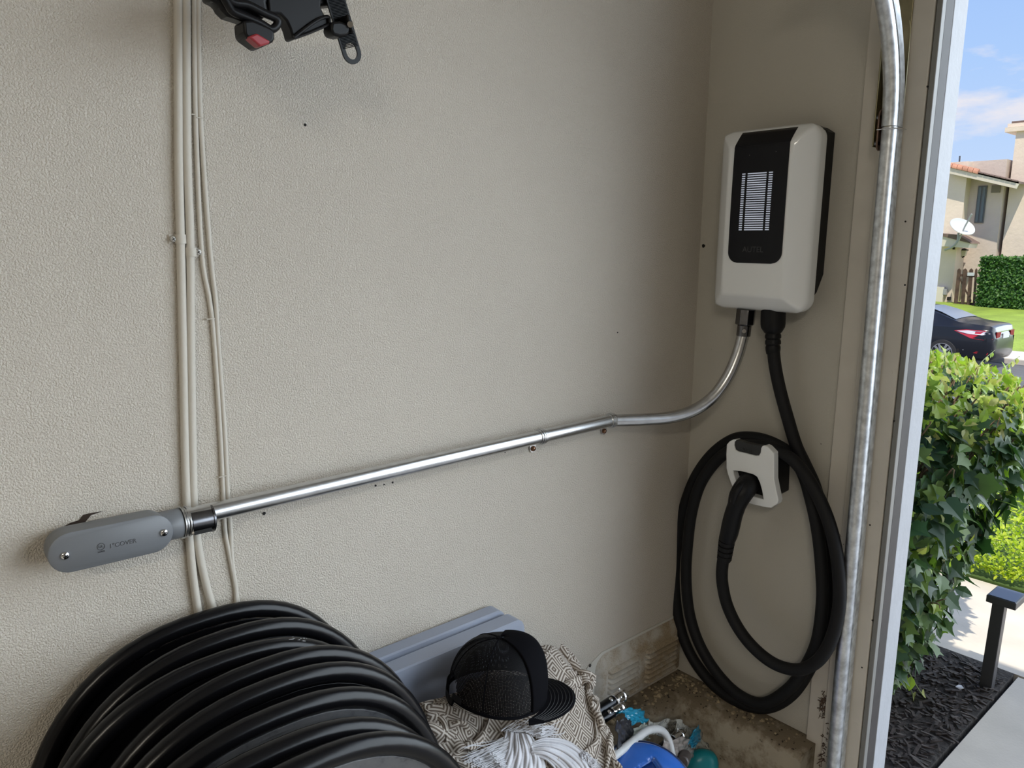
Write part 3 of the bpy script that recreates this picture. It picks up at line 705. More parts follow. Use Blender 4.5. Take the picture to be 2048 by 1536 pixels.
# ------------------------------------------------------------------ folding chairs, folded and leaning in a row against the left wall
HWc, TOPc, BB, NN = .2235, 1.0055, .285, 2.4        # half width, top of tube centre, corner height, superellipse power
def se(hw, bb, zt, n=36):
    P = []
    for k in range(n + 1):
        a = math.pi * (1 - k / n); c_, s_ = math.cos(a), math.sin(a)
        P.append((hw * math.copysign(abs(c_) ** (2 / NN), c_), zt - bb + bb * abs(s_) ** (2 / NN)))
    return P
def make_chair(loc):
    e = empty('folding_chair', loc, 'x', 'chair', 'black metal folding chairs leaning folded against the left wall')
    X, Y, _ = loc; RT = .0118
    arch = se(HWc, BB, TOPc); z_ = TOPc - BB
    path = [(X - HWc - .012, Y, .012)] + [(X - HWc - .004, Y, .35)] + [(X + u, Y, v) for u, v in arch] + [(X + HWc + .004, Y, .35), (X + HWc + .012, Y, .012)]
    b = MB(); b.tube(path, RT, 14); fr = b.build('back_frame', CHAIRM, e, smooth=60)
    for s in (-1, 1):
        b = MB(); b.cyl((X + s * (HWc + .0122), Y, .0), (X + s * (HWc + .0115), Y, .03), .0142, 12); b.build('rubber_foot', RUBBER, fr)
    # dished back rest panel set inside the tube
    b = MB(); rings = []
    for sc, dy in ((1.0, .002), (.985, .0035), (.955, .0038), (.93, .007), (.88, .0095), (.6, .012), (.3, .0125)):
        hw = (HWc - RT - .001) * sc; zt = TOPc - RT - .001 - (1 - sc) * .16; zb = .70 + (1 - sc) * .12
        o = se(hw, (BB - .012) * sc * .92, zt, 28)
        rings.append([(X + u, Y - .004 + dy, max(v, zb)) for u, v in o] + [(X + hw * .9, Y - .004 + dy, zb), (X - hw * .9, Y - .004 + dy, zb)])
    b.loft(rings, False)
    b.add(rings[-1], [tuple(range(len(rings[-1])))])
    o = b.build('backrest', CHAIRM, e, smooth=35)
    sm = o.modifiers.new('solid', 'SOLIDIFY'); sm.thickness = .0012
    # folded seat and crossing front legs below
    b = MB(); rr = rrect(.185, .19, .05, 6)
    b.loft([[(X + u, Y - .010, .47 + v) for u, v in rr], [(X + u * .98, Y + .004, .47 + v * .98) for u, v in rr]]); b.build('seat', CHAIRM, e, smooth=40, bevel=.003)
    for s in (-1, 1):
        b = MB(); b.tube([(X + s * .199, Y - .003, .012), (X + s * .197, Y - .003, .60)], .0095, 12); lg = b.build('leg', CHAIRM, e)
        b = MB(); b.cyl((X + s * .199, Y - .003, 0), (X + s * .199, Y - .003, .03), .0115, 12); b.build('rubber_foot', RUBBER, lg)
    b = MB(); b.tube([(X - .199, Y - .003, .16), (X + .199, Y - .003, .16)], .007, 10); b.build('stretcher', CHAIRM, e)
    return e
def dup(root, loc, label):
    r = root.copy(); COL.objects.link(r); r.location = loc; r['label'] = label
    for c in list(root.children):
        k = c.copy(); COL.objects.link(k); k.parent = r; k.matrix_parent_inverse = c.matrix_parent_inverse.copy()
        for g in c.children:
            h = g.copy(); COL.objects.link(h); h.parent = k; h.matrix_parent_inverse = g.matrix_parent_inverse.copy()
    return r
spots = [(-1.108, -.028), (-1.106, -.095), (-1.129, -.145), (-1.103, -.192), (-1.111, -.236), (-1.130, -.289), (-1.154, -.343), (-1.148, -.381)]
labs = ['black folding chair at the back of the row, right against the wall', 'second black folding chair from the wall', 'third black folding chair from the wall, white scratches on its top tube',
        'fourth black folding chair from the wall', 'fifth black folding chair from the wall', 'sixth black folding chair from the wall, dull grey patch on its back panel',
        'seventh black folding chair, just behind the front one', 'front black folding chair, nearest the camera, grey scuffed back panel']
c0_ = make_chair((spots[0][0], spots[0][1], 0)); c0_['label'] = labs[0]
chairs = [c0_]
for (x, y), l in zip(spots[1:], labs[1:]): chairs.append(dup(c0_, (x, y, 0), l))
# scuffed panel on the front chair and chipped paint on the third
scf = bpy.data.materials.new('scuffed_enamel'); scf.use_nodes = True; t = scf.node_tree; bs = t.nodes['Principled BSDF']
co = N(t, 'ShaderNodeTexCoord'); n1 = N(t, 'ShaderNodeTexNoise', i_Scale=26.0, i_Detail=8.0, i_Roughness=.7); t.links.new(co.outputs['Object'], n1.inputs['Vector'])
t.links.new(ramp(t, [(.34, (.018, .018, .02)), (.50, (.115, .12, .13)), (.75, (.15, .15, .155))], n1.outputs[0]).outputs[0], bs.inputs['Base Color']); bs.inputs['Roughness'].default_value = .42
for ci in (5, 7):
    for k in chairs[ci].children:
        if k.name.startswith('backrest'):
            k.data = k.data.copy(); k.data.materials[0] = scf
b = MB(); fr3 = [k for k in chairs[2].children if k.name.startswith('back_frame')][0]
CHX, CHY = spots[2]
for i in range(26):
    u = random.choice([random.gauss(.10, .012), random.gauss(.145, .010)]); n_ = abs(u) / HWc
    zt = TOPc - BB + BB * (1 - n_ ** NN) ** (1 / NN); a = math.radians(random.uniform(50, 110)); r = .0119
    p = Vector((CHX + u, CHY - r * math.cos(a), zt + r * math.sin(a))); L_ = random.uniform(.0006, .0035)
    b.obox(p, (L_, 0, -L_ * .25), (0, random.uniform(.0003, .0010), 0), (0, -.0002 * math.cos(a), .0003))
b.build('paint_chips', mat('bare_metal_chip', (.45, .45, .46), .5), fr3, smooth=0)

# ------------------------------------------------------------------ folded grey plastic table behind the pile
tb = empty('folding_table', (-.85, -.04, 0), 'light blue-grey plastic folding table standing folded on edge against the wall', 'folding table')
def slab(y0, y1, zt, xr, nm, x0=-.864):
    hw = (xr - x0) / 2; cx_ = (xr + x0) / 2; hz = (zt - .012) / 2; cz = .012 + hz
    o = rrect(hw, hz, .020, 6); i1 = rrect(hw - .002, hz - .002, .018, 6); i2 = rrect(hw - .012, hz - .010, .010, 6); i3 = rrect(hw - .020, hz - .020, .006, 6)
    sq = lambda L: [((-hw + (hw - abs(min(p[0] for p in L)))) if u < -hw + .022 else u, (math.copysign(max(abs(p[1]) for p in L), v) if u < -hw + .022 else v)) for u, v in L]
    o, i1, i2, i3 = sq(o), sq(i1), sq(i2), sq(i3)
    b = MB(); b.loft([[(cx_ + u, y1, cz + v) for u, v in i1], [(cx_ + u, y1 - .003, cz + v) for u, v in o], [(cx_ + u, y0 + .003, cz + v) for u, v in o], [(cx_ + u, y0, cz + v) for u, v in i1], [(cx_ + u, y0, cz + v) for u, v in i2], [(cx_ + u, y0 + .002, cz + v) for u, v in i3]])
    return b.build(nm, TABLEM, tb, smooth=30)
slab(-.034, -.004, .852, -.582, 'rear_leaf'); slab(-.074, -.0385, .846, -.571, 'front_leaf')
b = MB(); b.box((-.85, -.040, .04), (-.60, -.033, .838)); b.build('hinge_gap', DARK, tb, smooth=0)
b = MB(); b.cyl((-.600, -.0365, .835), (-.578, -.0365, .835), .0045, 10); b.build('hinge_pin', BLACKP, tb)

# ------------------------------------------------------------------ boxes under the pile
PINK = mat('pale_pink_card', (.62, .52, .52), .7, var=.04)
bx = empty('cardboard_box', (-.64, -.27, 0), 'pale pinkish cardboard box under the patterned blanket', 'box')
MB().box((-.82, -.335, 0), (-.560, -.165, .63)).build('carton', PINK, bx, smooth=0, bevel=.002)
b = MB(); b.box((-.5600, -.29, .40), (-.5585, -.285, .63)); b.build('flap_slit', DARK, bx, smooth=0)
low = empty('storage_crate', (-.3, -.27, 0), 'low dark crate holding the bottles and tools beside the box', 'crate')
MB().box((-.475, -.43, 0), (-.095, -.115, .30)).build('crate_body', mat('dark_crate', (.03, .03, .032), .6), low, smooth=0, bevel=.004)

# ------------------------------------------------------------------ crumpled blanket (a cloth sheet bunched up on the box)
def sheet(NX, NY, x0, x1, y0, y1, ex, ey, floor_fn, seed, steps=170, ymax=-.080, amp=.02, bend=.35, ymin=-9, waves=5):
    rng = np.random.default_rng(seed)
    gx, gy = np.meshgrid(np.linspace(0, 1, NX), np.linspace(0, 1, NY), indexing='ij')
    P = np.stack([x0 + (x1 - x0) * gx, y0 + (y1 - y0) * gy, np.zeros_like(gx)], -1)
    nz = np.zeros_like(gx)
    for _ in range(14):
        kx, ky = rng.uniform(-waves, waves, 2); nz += rng.normal() * np.sin(2 * np.pi * (kx * gx + ky * gy) + rng.uniform(0, 6.28)) / 3
    for _ in range(6):
        kx, ky = rng.uniform(-1.6, 1.6, 2); s_ = np.sin(2 * np.pi * (kx * gx + ky * gy) + rng.uniform(0, 6.28))
        P[..., 0] += .012 * s_; P[..., 1] += .010 * np.cos(2 * np.pi * (ky * gx + kx * gy) + _)
    P[..., 2] = floor_fn(P[..., 0], P[..., 1]) + .012 + amp * (nz + 1)
    lx = (x1 - x0) / (NX - 1) * ex; ly = (y1 - y0) / (NY - 1) * ey
    V = np.zeros_like(P)
    def cons(a, b, L, k):
        d = P[b] - P[a]; l = np.linalg.norm(d, axis=-1, keepdims=True) + 1e-9
        c = d * (.5 * k * (1 - L / l)); return c
    def apply(sa, sb, L, k, only_short=False):
        d = P[sb] - P[sa]; l = np.linalg.norm(d, axis=-1, keepdims=True) + 1e-9
        c = d * (.5 * k * (1 - L / l))
        if only_short: c = c * (l < L)
        D[sa] += c; D[sb] -= c
    s = slice
    for st in range(steps):
        V *= .90; V[..., 2] -= .00045; Pold = P.copy(); P += V
        for it in range(7):
            D = np.zeros_like(P)
            apply((s(0, -1), s(None)), (s(1, None), s(None)), lx, .42); apply((s(None), s(0, -1)), (s(None), s(1, None)), ly, .42)
            dg = math.hypot(lx, ly)
            apply((s(0, -1), s(0, -1)), (s(1, None), s(1, None)), dg, .12); apply((s(1, None), s(0, -1)), (s(0, -1), s(1, None)), dg, .12)
            apply((s(0, -2), s(None)), (s(2, None), s(None)), 2 * lx, bend * .3, True); apply((s(None), s(0, -2)), (s(None), s(2, None)), 2 * ly, bend * .3, True)
            apply((s(0, -4), s(None)), (s(4, None), s(None)), 4 * lx * .93, bend * .14, True); apply((s(None), s(0, -4)), (s(None), s(4, None)), 4 * ly * .93, bend * .14, True)
            P += D
            # the bunched outline holds the cloth together
            P[..., 1] = np.minimum(P[..., 1], ymax)
            P[..., 0] = np.clip(P[..., 0], x0 - .008, x1 + .02); P[..., 1] = np.maximum(P[..., 1], y0 - .02)
            P[..., 2] = np.maximum(P[..., 2], floor_fn(P[..., 0], P[..., 1]) + .004)
        V = (P - Pold); V = np.clip(V, -.006, .006)
    for _ in range(1):
        Q = P.copy(); Q[1:-1, 1:-1] = P[1:-1, 1:-1] * .5 + (P[2:, 1:-1] + P[:-2, 1:-1] + P[1:-1, 2:] + P[1:-1, :-2]) * .125; P = Q
    return P, gx * lx * (NX - 1), gy * ly * (NY - 1)
def grid_obj(P, U, Vv, name, m, parent=None, thick=.0025, sub=1):
    NX, NY = P.shape[:2]; b = MB(); b.v = [tuple(p) for p in P.reshape(-1, 3)]
    b.f = [(i * NY + j, (i + 1) * NY + j, (i + 1) * NY + j + 1, i * NY + j + 1) for i in range(NX - 1) for j in range(NY - 1)]; b.mi = [0] * len(b.f)
    o = b.build(name, m, parent, smooth=180, uv=np.stack([U.ravel(), Vv.ravel()], -1))
    if sub: u = o.modifiers.new('sub', 'SUBSURF'); u.levels = sub; u.render_levels = sub
    k = o.modifiers.new('solid', 'SOLIDIFY'); k.thickness = thick; k.offset = 0
    return o
def blanket_mat():
    m = bpy.data.materials.new('diamond_weave'); m.use_nodes = True; t = m.node_tree; b = t.nodes['Principled BSDF']; b.inputs['Roughness'].default_value = .9
    b.inputs['Specular IOR Level'].default_value = .15
    co = N(t, 'ShaderNodeTexCoord'); s_ = N(t, 'ShaderNodeSeparateXYZ'); t.links.new(co.outputs['UV'], s_.inputs[0])
    cell = .046
    def tri(v, c):
        f = M2(t, 'FRACT', M2(t, 'DIVIDE', v, c)); return M2(t, 'ABSOLUTE', M2(t, 'SUBTRACT', f, .5))
    a = M2(t, 'ADD', tri(s_.outputs[0], cell), tri(s_.outputs[1], cell))          # 0 .. 1
    f = M2(t, 'ABSOLUTE', M2(t, 'SUBTRACT', M2(t, 'FRACT', M2(t, 'MULTIPLY', a, 6.0)), .5))
    st = ramp(t, [(.20, (0, 0, 0)), (.30, (1, 1, 1))], f)
    wv = M2(t, 'MULTIPLY', M2(t, 'ABSOLUTE', M2(t, 'SINE', M2(t, 'MULTIPLY', s_.outputs[0], 3141.6 / .7))), M2(t, 'ABSOLUTE', M2(t, 'SINE', M2(t, 'MULTIPLY', s_.outputs[1], 3141.6 / .7))))
    c = MIX(t, st.outputs[0], (.17, .135, .11), (.60, .55, .49))
    t.links.new(c, b.inputs['Base Color'])
    hgt = M2(t, 'ADD', M2(t, 'MULTIPLY', st.outputs[0], .6), M2(t, 'MULTIPLY', wv, .6))
    bp = N(t, 'ShaderNodeBump', i_Strength=.5, i_Distance=.0012); t.links.new(hgt, bp.inputs['Height']); t.links.new(bp.outputs[0], b.inputs['Normal'])
    return m
def bfloor(x, y):
    # heap of things under the blanket: high against the table, falling to the front and over the right side of the box
    h = .655 + .120 * np.exp(-((x + .66) / .17) ** 2 - ((y + .10) / .16) ** 2) + .095 * np.exp(-((x + .83) / .08) ** 2 - ((y + .14) / .10) ** 2) + .055 * np.exp(-((x + .535) / .055) ** 2 - ((y + .09) / .06) ** 2)
    ed = np.clip((x + .500) / .045, 0, 1); h = h - ed * .13
    return h
BP, BU, BV = sheet(112, 96, -.855, -.462, -.365, -.082, 1.85, 1.6, bfloor, 5, bend=.8, amp=.035, waves=3.0)
_w = np.interp(-BP[..., 1], [.08, .15, .25, .37], [-.45, -.458, -.510, -.605])   # the heap is cut back along its front right side
BP[..., 0] = -.855 + (BP[..., 0] + .855) * (_w + .855) / (-.462 + .855)
bl = grid_obj(BP, BU, BV, 'blanket', blanket_mat())
tag(bl, 'crumpled beige and white diamond-pattern blanket heaped beside the chairs', 'blanket')

# ------------------------------------------------------------------ white fringed scarf on the blanket
def onto(px, py, off=.006):
    """the point of the blanket seen at a place of the photograph, lifted a little"""
    d = Vector(ray(px, py)).normalized(); o = Vector(CAM)
    hit, loc, nrm, ix = BT.ray_cast(o, d)
    if hit is None: return None
    return hit - d * off
from mathutils.bvhtree import BVHTree
NXb, NYb = BP.shape[:2]
BT = None
def make_tree(P):
    NX, NY = P.shape[:2]
    t = BVHTree.FromPolygons([tuple(p) for p in P.reshape(-1, 3)], [(i * NY + j, (i + 1) * NY + j, (i + 1) * NY + j + 1, i * NY + j + 1) for i in range(NX - 1) for j in range(NY - 1)])
    return t
BT = make_tree(BP)
def onto(px, py, off=.006):
    d = Vector(ray(px, py)).normalized(); hit = BT.ray_cast(Vector(CAM), d)
    if hit[0] is None: return at(px, py, 2, .70)
    return hit[0] - d * off
SCM = mat('white_cotton', (.56, .56, .59), .9, bump=.5, bscale=260, bdist=.001, spec=.1)
sc_ = empty('scarf', onto(1060, 1500), 'white cotton scarf with a frayed fringe lying on the patterned blanket', 'scarf')
def ribbon(cl, cr, m, nm, ph, k=5, amp=.003):
    """strip of cloth between two lines given in photo places, with lengthwise ripples"""
    n = 60; mm = 56; A = smooth_path([onto(*p) for p in cl], 14); B = smooth_path([onto(*p) for p in cr], 14)
    P = np.zeros((n, mm, 3)); 
    for i in range(n):
        a = A[int(i * (len(A) - 1) / (n - 1))]; c = B[int(i * (len(B) - 1) / (n - 1))]
        for j in range(mm):
            u = j / (mm - 1); q = a.lerp(c, u); vw = (Vector(CAM) - q).normalized()
            q = q + vw * (amp * .7 * (1 + math.sin(u * 6.28 * k + ph + 1.3 * math.sin(i * .10 + ph))) + amp * .5 * math.sin(u * 6.28 * k * 2.3 + i * .05) + .006 * math.sin(math.pi * u) + .0015 * math.sin(i * .22 + u * 9))
            P[i, j] = q
    U, Vv = np.meshgrid(np.linspace(0, 1, n), np.linspace(0, 1, mm), indexing='ij')
    return grid_obj(P, U, Vv, nm, m, sc_, thick=.0018)
ribbon([(1012, 1462), (1002, 1500), (985, 1540), (975, 1590)], [(1062, 1470), (1085, 1510), (1092, 1545), (1095, 1590)], SCM, 'scarf_cloth', .4)
ribbon([(1062, 1486), (1092, 1476), (1135, 1482), (1176, 1512), (1196, 1550)], [(1064, 1512), (1092, 1520), (1115, 1545), (1125, 1570), (1130, 1600)], SCM, 'scarf_cloth', 1.9, k=4)
def fringe(roots, tips, n, nm, spread=7):
    b = MB(); rg = random.Random(len(roots) * 7 + n)
    R_ = roots; T_ = tips
    for i in range(n):
        u = rg.random(); f = u * (len(R_) - 1); a = int(min(f, len(R_) - 2)); fr = f - a
        r0 = (R_[a][0] * (1 - fr) + R_[a + 1][0] * fr, R_[a][1] * (1 - fr) + R_[a + 1][1] * fr)
        f = u * (len(T_) - 1); a = int(min(f, len(T_) - 2)); fr = f - a
        t0 = (T_[a][0] * (1 - fr) + T_[a + 1][0] * fr + rg.gauss(0, spread), T_[a][1] * (1 - fr) + T_[a + 1][1] * fr + rg.gauss(0, spread))
        pts = []
        wob = rg.uniform(-6, 6); L = rg.uniform(.75, 1.08)
        for k in range(6):
            w = k / 5 * L; px = r0[0] + (t0[0] - r0[0]) * w + wob * math.sin(w * 3.1) + rg.gauss(0, 1.2); py = r0[1] + (t0[1] - r0[1]) * w - wob * .6 * math.sin(w * 3.1) + rg.gauss(0, 1.2)
            pts.append(onto(px, py, .007 + rg.uniform(0, .007)))
        b.tube(smooth_path(pts, 2), [rg.uniform(.0006, .0011) * (1 - .05 * j) for j in range(11)], 5, cap=False)
    return b.build(nm, SCM, sc_)
f1 = fringe([(1018, 1470), (1022, 1500), (1030, 1530)], [(930, 1512), (950, 1530), (985, 1545)], 120, 'fringe')
f2 = fringe([(1160, 1500), (1178, 1520), (1190, 1545)], [(1180, 1522), (1200, 1538), (1205, 1560)], 90, 'fringe', 5)
f3 = fringe([(1000, 1462), (1050, 1464), (1075, 1475)], [(1040, 1440), (1105, 1450), (1130, 1462)], 60, 'fringe', 6)
for f in (f1, f2, f3): f['kind'] = 'stuff'

# ------------------------------------------------------------------ trucker cap
cp = empty('trucker_cap', onto(1000, 1370, 0), 'black mesh-back trucker cap with a flat stitched brim lying on the blanket', 'cap')
CAPC = mat('black_foam_fabric', (.0035, .0035, .005), .85, bump=.25, bscale=900, bdist=.0004, spec=.06)
def mesh_fabric():
    m = bpy.data.materials.new('black_mesh_fabric'); m.use_nodes = True; t = m.node_tree; b = t.nodes['Principled BSDF']
    b.inputs['Base Color'].default_value = (.004, .004, .005, 1); b.inputs['Roughness'].default_value = .6; b.inputs['Specular IOR Level'].default_value = .1
    co = N(t, 'ShaderNodeTexCoord'); s_ = N(t, 'ShaderNodeSeparateXYZ'); t.links.new(co.outputs['UV'], s_.inputs[0])
    f = lambda v, k: M2(t, 'ABSOLUTE', M2(t, 'SUBTRACT', M2(t, 'FRACT', M2(t, 'MULTIPLY', v, k)), .5))
    hole = M2(t, 'MULTIPLY', M2(t, 'GREATER_THAN', f(s_.outputs[0], 190.0), .33), M2(t, 'GREATER_THAN', f(s_.outputs[1], 70.0), .34))
    tr_ = N(t, 'ShaderNodeBsdfTransparent'); mx = N(t, 'ShaderNodeMixShader'); t.links.new(hole, mx.inputs[0]); t.links.new(b.outputs[0], mx.inputs[1]); t.links.new(tr_.outputs[0], mx.inputs[2])
    bp = N(t, 'ShaderNodeBump', i_Strength=.5, i_Distance=.0006); t.links.new(f(s_.outputs[1], 70.0), bp.inputs['Height']); t.links.new(bp.outputs[0], b.inputs['Normal'])
    t.links.new(mx.outputs[0], t.nodes['Material Output'].inputs[0]); return m
CM = mesh_fabric()
Fh = Vector((FWD[0], FWD[1], 0)).normalized(); Rv = Vector(RGT); Zv = Vector((0, 0, 1))
Bx = (Rv * .95 - Zv * .08 + Fh * .24).normalized()                # towards the brim
Uz = (Zv * .95 + Fh * .10 + Rv * .10); Uz = (Uz - Bx * Uz.dot(Bx)).normalized()
Sy = Uz.cross(Bx).normalized()
CO = atp(993, 1384, onto(1000, 1392, 0) - Vector(FWD) * .035, FWD)   # centre of the head opening
CW = (CO - Vector(CAM)).dot(Vector(FWD)) / FOC                    # metres per photo pixel there
RA, RB, HC = 98 * CW, 100 * CW, 112 * CW
def crown(a, h):
    """a: 0 at the brim, h: 0 rim .. 1 button"""
    t = h * math.pi / 2
    f = max(0, math.cos(a)) ** 2
    r = math.cos(t) ** (.74 - .16 * f); z = math.sin(t) ** (.9)
    x = RA * r * math.cos(a) * (1 + .04 * f * math.sin(t * 2)); y = RB * r * math.sin(a)
    if f == 0: z *= 1
    z = z * HC + .006 * f * math.sin(t * 2) - .012 * max(0, -math.cos(a)) * (1 - h) * (abs(math.sin(a)) < .3)
    seam = .0012 * (1 - abs(math.sin(a * 3)) ** .3)
    x -= seam * math.cos(a); y -= seam * math.sin(a)
    return CO + Bx * x + Sy * y + Uz * (z + .004 * math.sin(a * 2 + 1) * (1 - h))
def shell(a0, a1, na, h0, h1, nh, nm, m, hide=None):
    b = MB(); uv = []
    for i in range(na + 1):
        for j in range(nh + 1):
            a = a0 + (a1 - a0) * i / na; h = h0 + (h1 - h0) * j / nh
            b.v.append(crown(a, h)); uv.append((a / 6.2832, h))
    for i in range(na):
        for j in range(nh):
            if hide and hide(a0 + (a1 - a0) * (i + .5) / na, h0 + (h1 - h0) * (j + .5) / nh): continue
            b.f.append((i * (nh + 1) + j, (i + 1) * (nh + 1) + j, (i + 1) * (nh + 1) + j + 1, i * (nh + 1) + j + 1)); b.mi.append(0)
    o = b.build(nm, m, cp, smooth=70, uv=uv); return o
fo = shell(-1.05, 1.05, 48, .0, .985, 26, 'front_panel', CAPC)
k = fo.modifiers.new('solid', 'SOLIDIFY'); k.thickness = .0025; k.offset = 1
ms = shell(1.05, 2 * math.pi - 1.05, 120, .0, .985, 30, 'mesh_back', CM, hide=lambda a, h: abs(a - math.pi) < .42 and h < .30 * math.sqrt(max(0, 1 - ((a - math.pi) / .42) ** 2)) and h > .06)
b = MB()
for a in (1.05, 2.09, math.pi, 4.19, 2 * math.pi - 1.05):
    b.tube([crown(a, .30 + .67 * k / 20 if a == math.pi else .01 + .97 * k / 20) + Uz * .0003 for k in range(21)], .0011, 6)
b.build('seam', CAPC, cp)
b = MB(); b.tube([crown(a, .012) for a in [k * 2 * math.pi / 80 for k in range(80)]], .0026, 8, closed=True); b.build('sweatband', CAPC, cp)
pt = crown(0, 1.0); b = MB(); b.tube([pt - Uz * .001, pt + Uz * .0016, pt + Uz * .0028], [.0052, .0048, .002], 14); b.build('top_button', CAPC, cp)
st_ = [crown(math.pi + x, .045) - Bx * .002 for x in [k * .05 for k in range(-12, 13)]]
b = MB(); b.loft([[p + Uz * -.004, p + Uz * .006, p + Uz * .006 - Bx * .0012, p + Uz * -.004 - Bx * .0012] for p in st_]); b.build('snap_strap', BLACKP, cp, smooth=30)
# brim
NB, MBR = 40, 16
def brim(a, w, dz=0):
    """a across -1..1, w outward 0..1"""
    ang = a * 1.12; base = Vector((RA * .99 * math.cos(ang), RB * .99 * math.sin(ang)))
    L = 66 * CW * math.sqrt(max(0, 1 - abs(a) ** 2.6)); x = base.x + L * w; y = base.y * (1 + .06 * w)
    z = -.004 - .010 * (y / RB) ** 2 - .004 * w + dz
    return CO + Bx * x + Sy * y + Uz * z
b = MB(); uv = []
for s in (0, 1):
    for i in range(NB + 1):
        for j in range(MBR + 1):
            a = -1 + 2 * i / NB; w = j / MBR; L = math.sqrt(max(0, 1 - abs(a) ** 2.6))
            rip = .0005 * math.sin(w * L * 2 * math.pi * 8) if s else 0
            b.v.append(brim(a, w, (.0028 if s else 0) * (1 if j < MBR else .4) + rip))
NP = (NB + 1) * (MBR + 1)
for i in range(NB):
    for j in range(MBR):
        q = i * (MBR + 1) + j; f = (q, q + MBR + 1, q + MBR + 2, q + 1); b.f.append(f[::-1]); b.f.append(tuple(k + NP for k in f)); b.mi += [0, 0]
    q = i * (MBR + 1) + MBR; b.f.append((q, q + MBR + 1, q + MBR + 1 + NP, q + NP)); b.mi.append(0)
b.build('brim', CAPC, cp, smooth=50)
b = MB()
for w in (.20, .32, .44, .56, .68, .80, .91):
    b.tube([brim(a, w, .0031) for a in [-.93 + 1.86 * k / 40 for k in range(41)]], .00045, 5)
b.build('brim_stitching', mat('black_thread', (.02, .02, .022), .6), cp)

# ------------------------------------------------------------------ black poles with chrome collars
pidx = 0
def pole(px, py, y, L, r, lab, rot=0.0):
    tip = at(px, py, 1, y); d = Vector((math.cos(rot), math.sin(rot) * .3, .02)).normalized()
    e = empty('metal_pole', tip - d * L, lab, 'pole', 'black metal poles with chrome collars')
    MB().tube([tip - d * L, tip - d * .012], r, 20).build('tube', mat('black_anodised', (.02, .021, .024), .22, .8), e)
    b = MB(); b.tube([tip - d * .034, tip - d * .033, tip - d * .002, tip], [r * 1.02, r * 1.12, r * 1.12, r * 1.0], 20); b.tube([tip - d * .012, tip - d * .010, tip - d * .006, tip - d * .004], [r * 1.12, r * 1.2, r * 1.2, r * 1.12], 20)
    cl = b.build('chrome_collar', CHROME, e, smooth=35)
    for k, an in enumerate((-.4, .9)):
        n_ = Vector((0, -math.sin(an), math.cos(an)))
        b = MB(); c = tip - d * (.010 + .014 * k) + n_ * r * 1.05; b.tube([c, c + n_ * .0035, c + n_ * .0045], [.0024, .0024, .0012], 10); b.build('screw', CHROME, cl)
    b = MB(); c = tip - d * .045 + Vector((0, -.35, .93)) * r; b.tube([c, c + Vector((0, -.35, .93)) * .0015, c + Vector((0, -.35, .93)) * .003], [.0045, .0042, .001], 12); b.build('rivet', CHROME, e)
pole(1248, 1388, -.118, .22, .0112, 'black pole with chrome collar poking out above the blue scrap, upper of the pair', .10)
pole(1246, 1411, -.135, .20, .0090, 'thinner black pole with chrome collar, lower of the pair beside the vent', .10)
pole(1364, 1467, -.150, .20, .0112, 'black pole with chrome collar beside the white curved handle', .10)

# ------------------------------------------------------------------ foil scraps, newspaper, handle, blue lid, teal bottle
def crumple(pts, m, name, lab, cat, y0, dy, seed, n=18, thick=.0006, amp=.003, group=None):
    """a creased sheet spanning four photo corners at a slanting distance"""
    rg = np.random.default_rng(seed); c = [at(p[0], p[1], 1, y0 + p[2] * dy) for p in pts]
    P = np.zeros((n, n, 3)); U, Vv = np.meshgrid(np.linspace(0, 1, n), np.linspace(0, 1, n), indexing='ij')
    h = np.zeros((n, n))
    for _ in range(7):
        a = rg.uniform(0, 6.28); k = rg.uniform(1.5, 5); h += np.abs(((U * math.cos(a) + Vv * math.sin(a)) * k + rg.uniform()) % 1 - .5)
    h = (h - h.mean()) * amp
    for i in range(n):
        for j in range(n):
            u, v = U[i, j], Vv[i, j]; p = c[0] * (1 - u) * (1 - v) + c[1] * u * (1 - v) + c[2] * u * v + c[3] * (1 - u) * v
            e = .003 * math.sin(9 * u + seed) * (v in (0, 1)) + .003 * math.sin(11 * v + seed) * (u in (0, 1))
            P[i, j] = p + Vector((e, -h[i, j], h[i, j] * .7 + e))
    o = grid_obj(P, U, Vv, name, m, None, thick=thick, sub=0); o.data.set_sharp_from_angle(angle=math.radians(12))
    return tag(o, lab, cat, group)
FOIL = mat('turquoise_film', (.01, .22, .36), .28, coat=.3)
crumple([(1238, 1420, 0), (1283, 1416, 1), (1296, 1444, .4), (1262, 1448, -1)], FOIL, 'plastic_scrap', 'shiny turquoise plastic scrap below the two chrome pole ends', 'scrap', -.150, .02, 4, amp=.003, group='turquoise plastic scraps')
crumple([(1372, 1484, 0), (1398, 1448, .5), (1403, 1480, 1), (1388, 1496, -.5)], FOIL, 'plastic_scrap', 'pointed turquoise plastic scrap torn over the newspaper', 'scrap', -.165, .02, 9, amp=.003, group='turquoise plastic scraps')
nm_ = bpy.data.materials.new('newsprint'); nm_.use_nodes = True; t = nm_.node_tree; bs = t.nodes['Principled BSDF']; bs.inputs['Roughness'].default_value = .85
co = N(t, 'ShaderNodeTexCoord'); s_ = N(t, 'ShaderNodeSeparateXYZ'); t.links.new(co.outputs['UV'], s_.inputs[0])
ln = M2(t, 'GREATER_THAN', M2(t, 'FRACT', M2(t, 'MULTIPLY', s_.outputs[0], 17.0)), .55)
nz_ = N(t, 'ShaderNodeTexNoise', i_Scale=60.0, i_Detail=1.0); t.links.new(co.outputs['UV'], nz_.inputs['Vector'])
big = N(t, 'ShaderNodeTexNoise', i_Scale=3.0, i_Detail=1.0); t.links.new(co.outputs['UV'], big.inputs['Vector'])
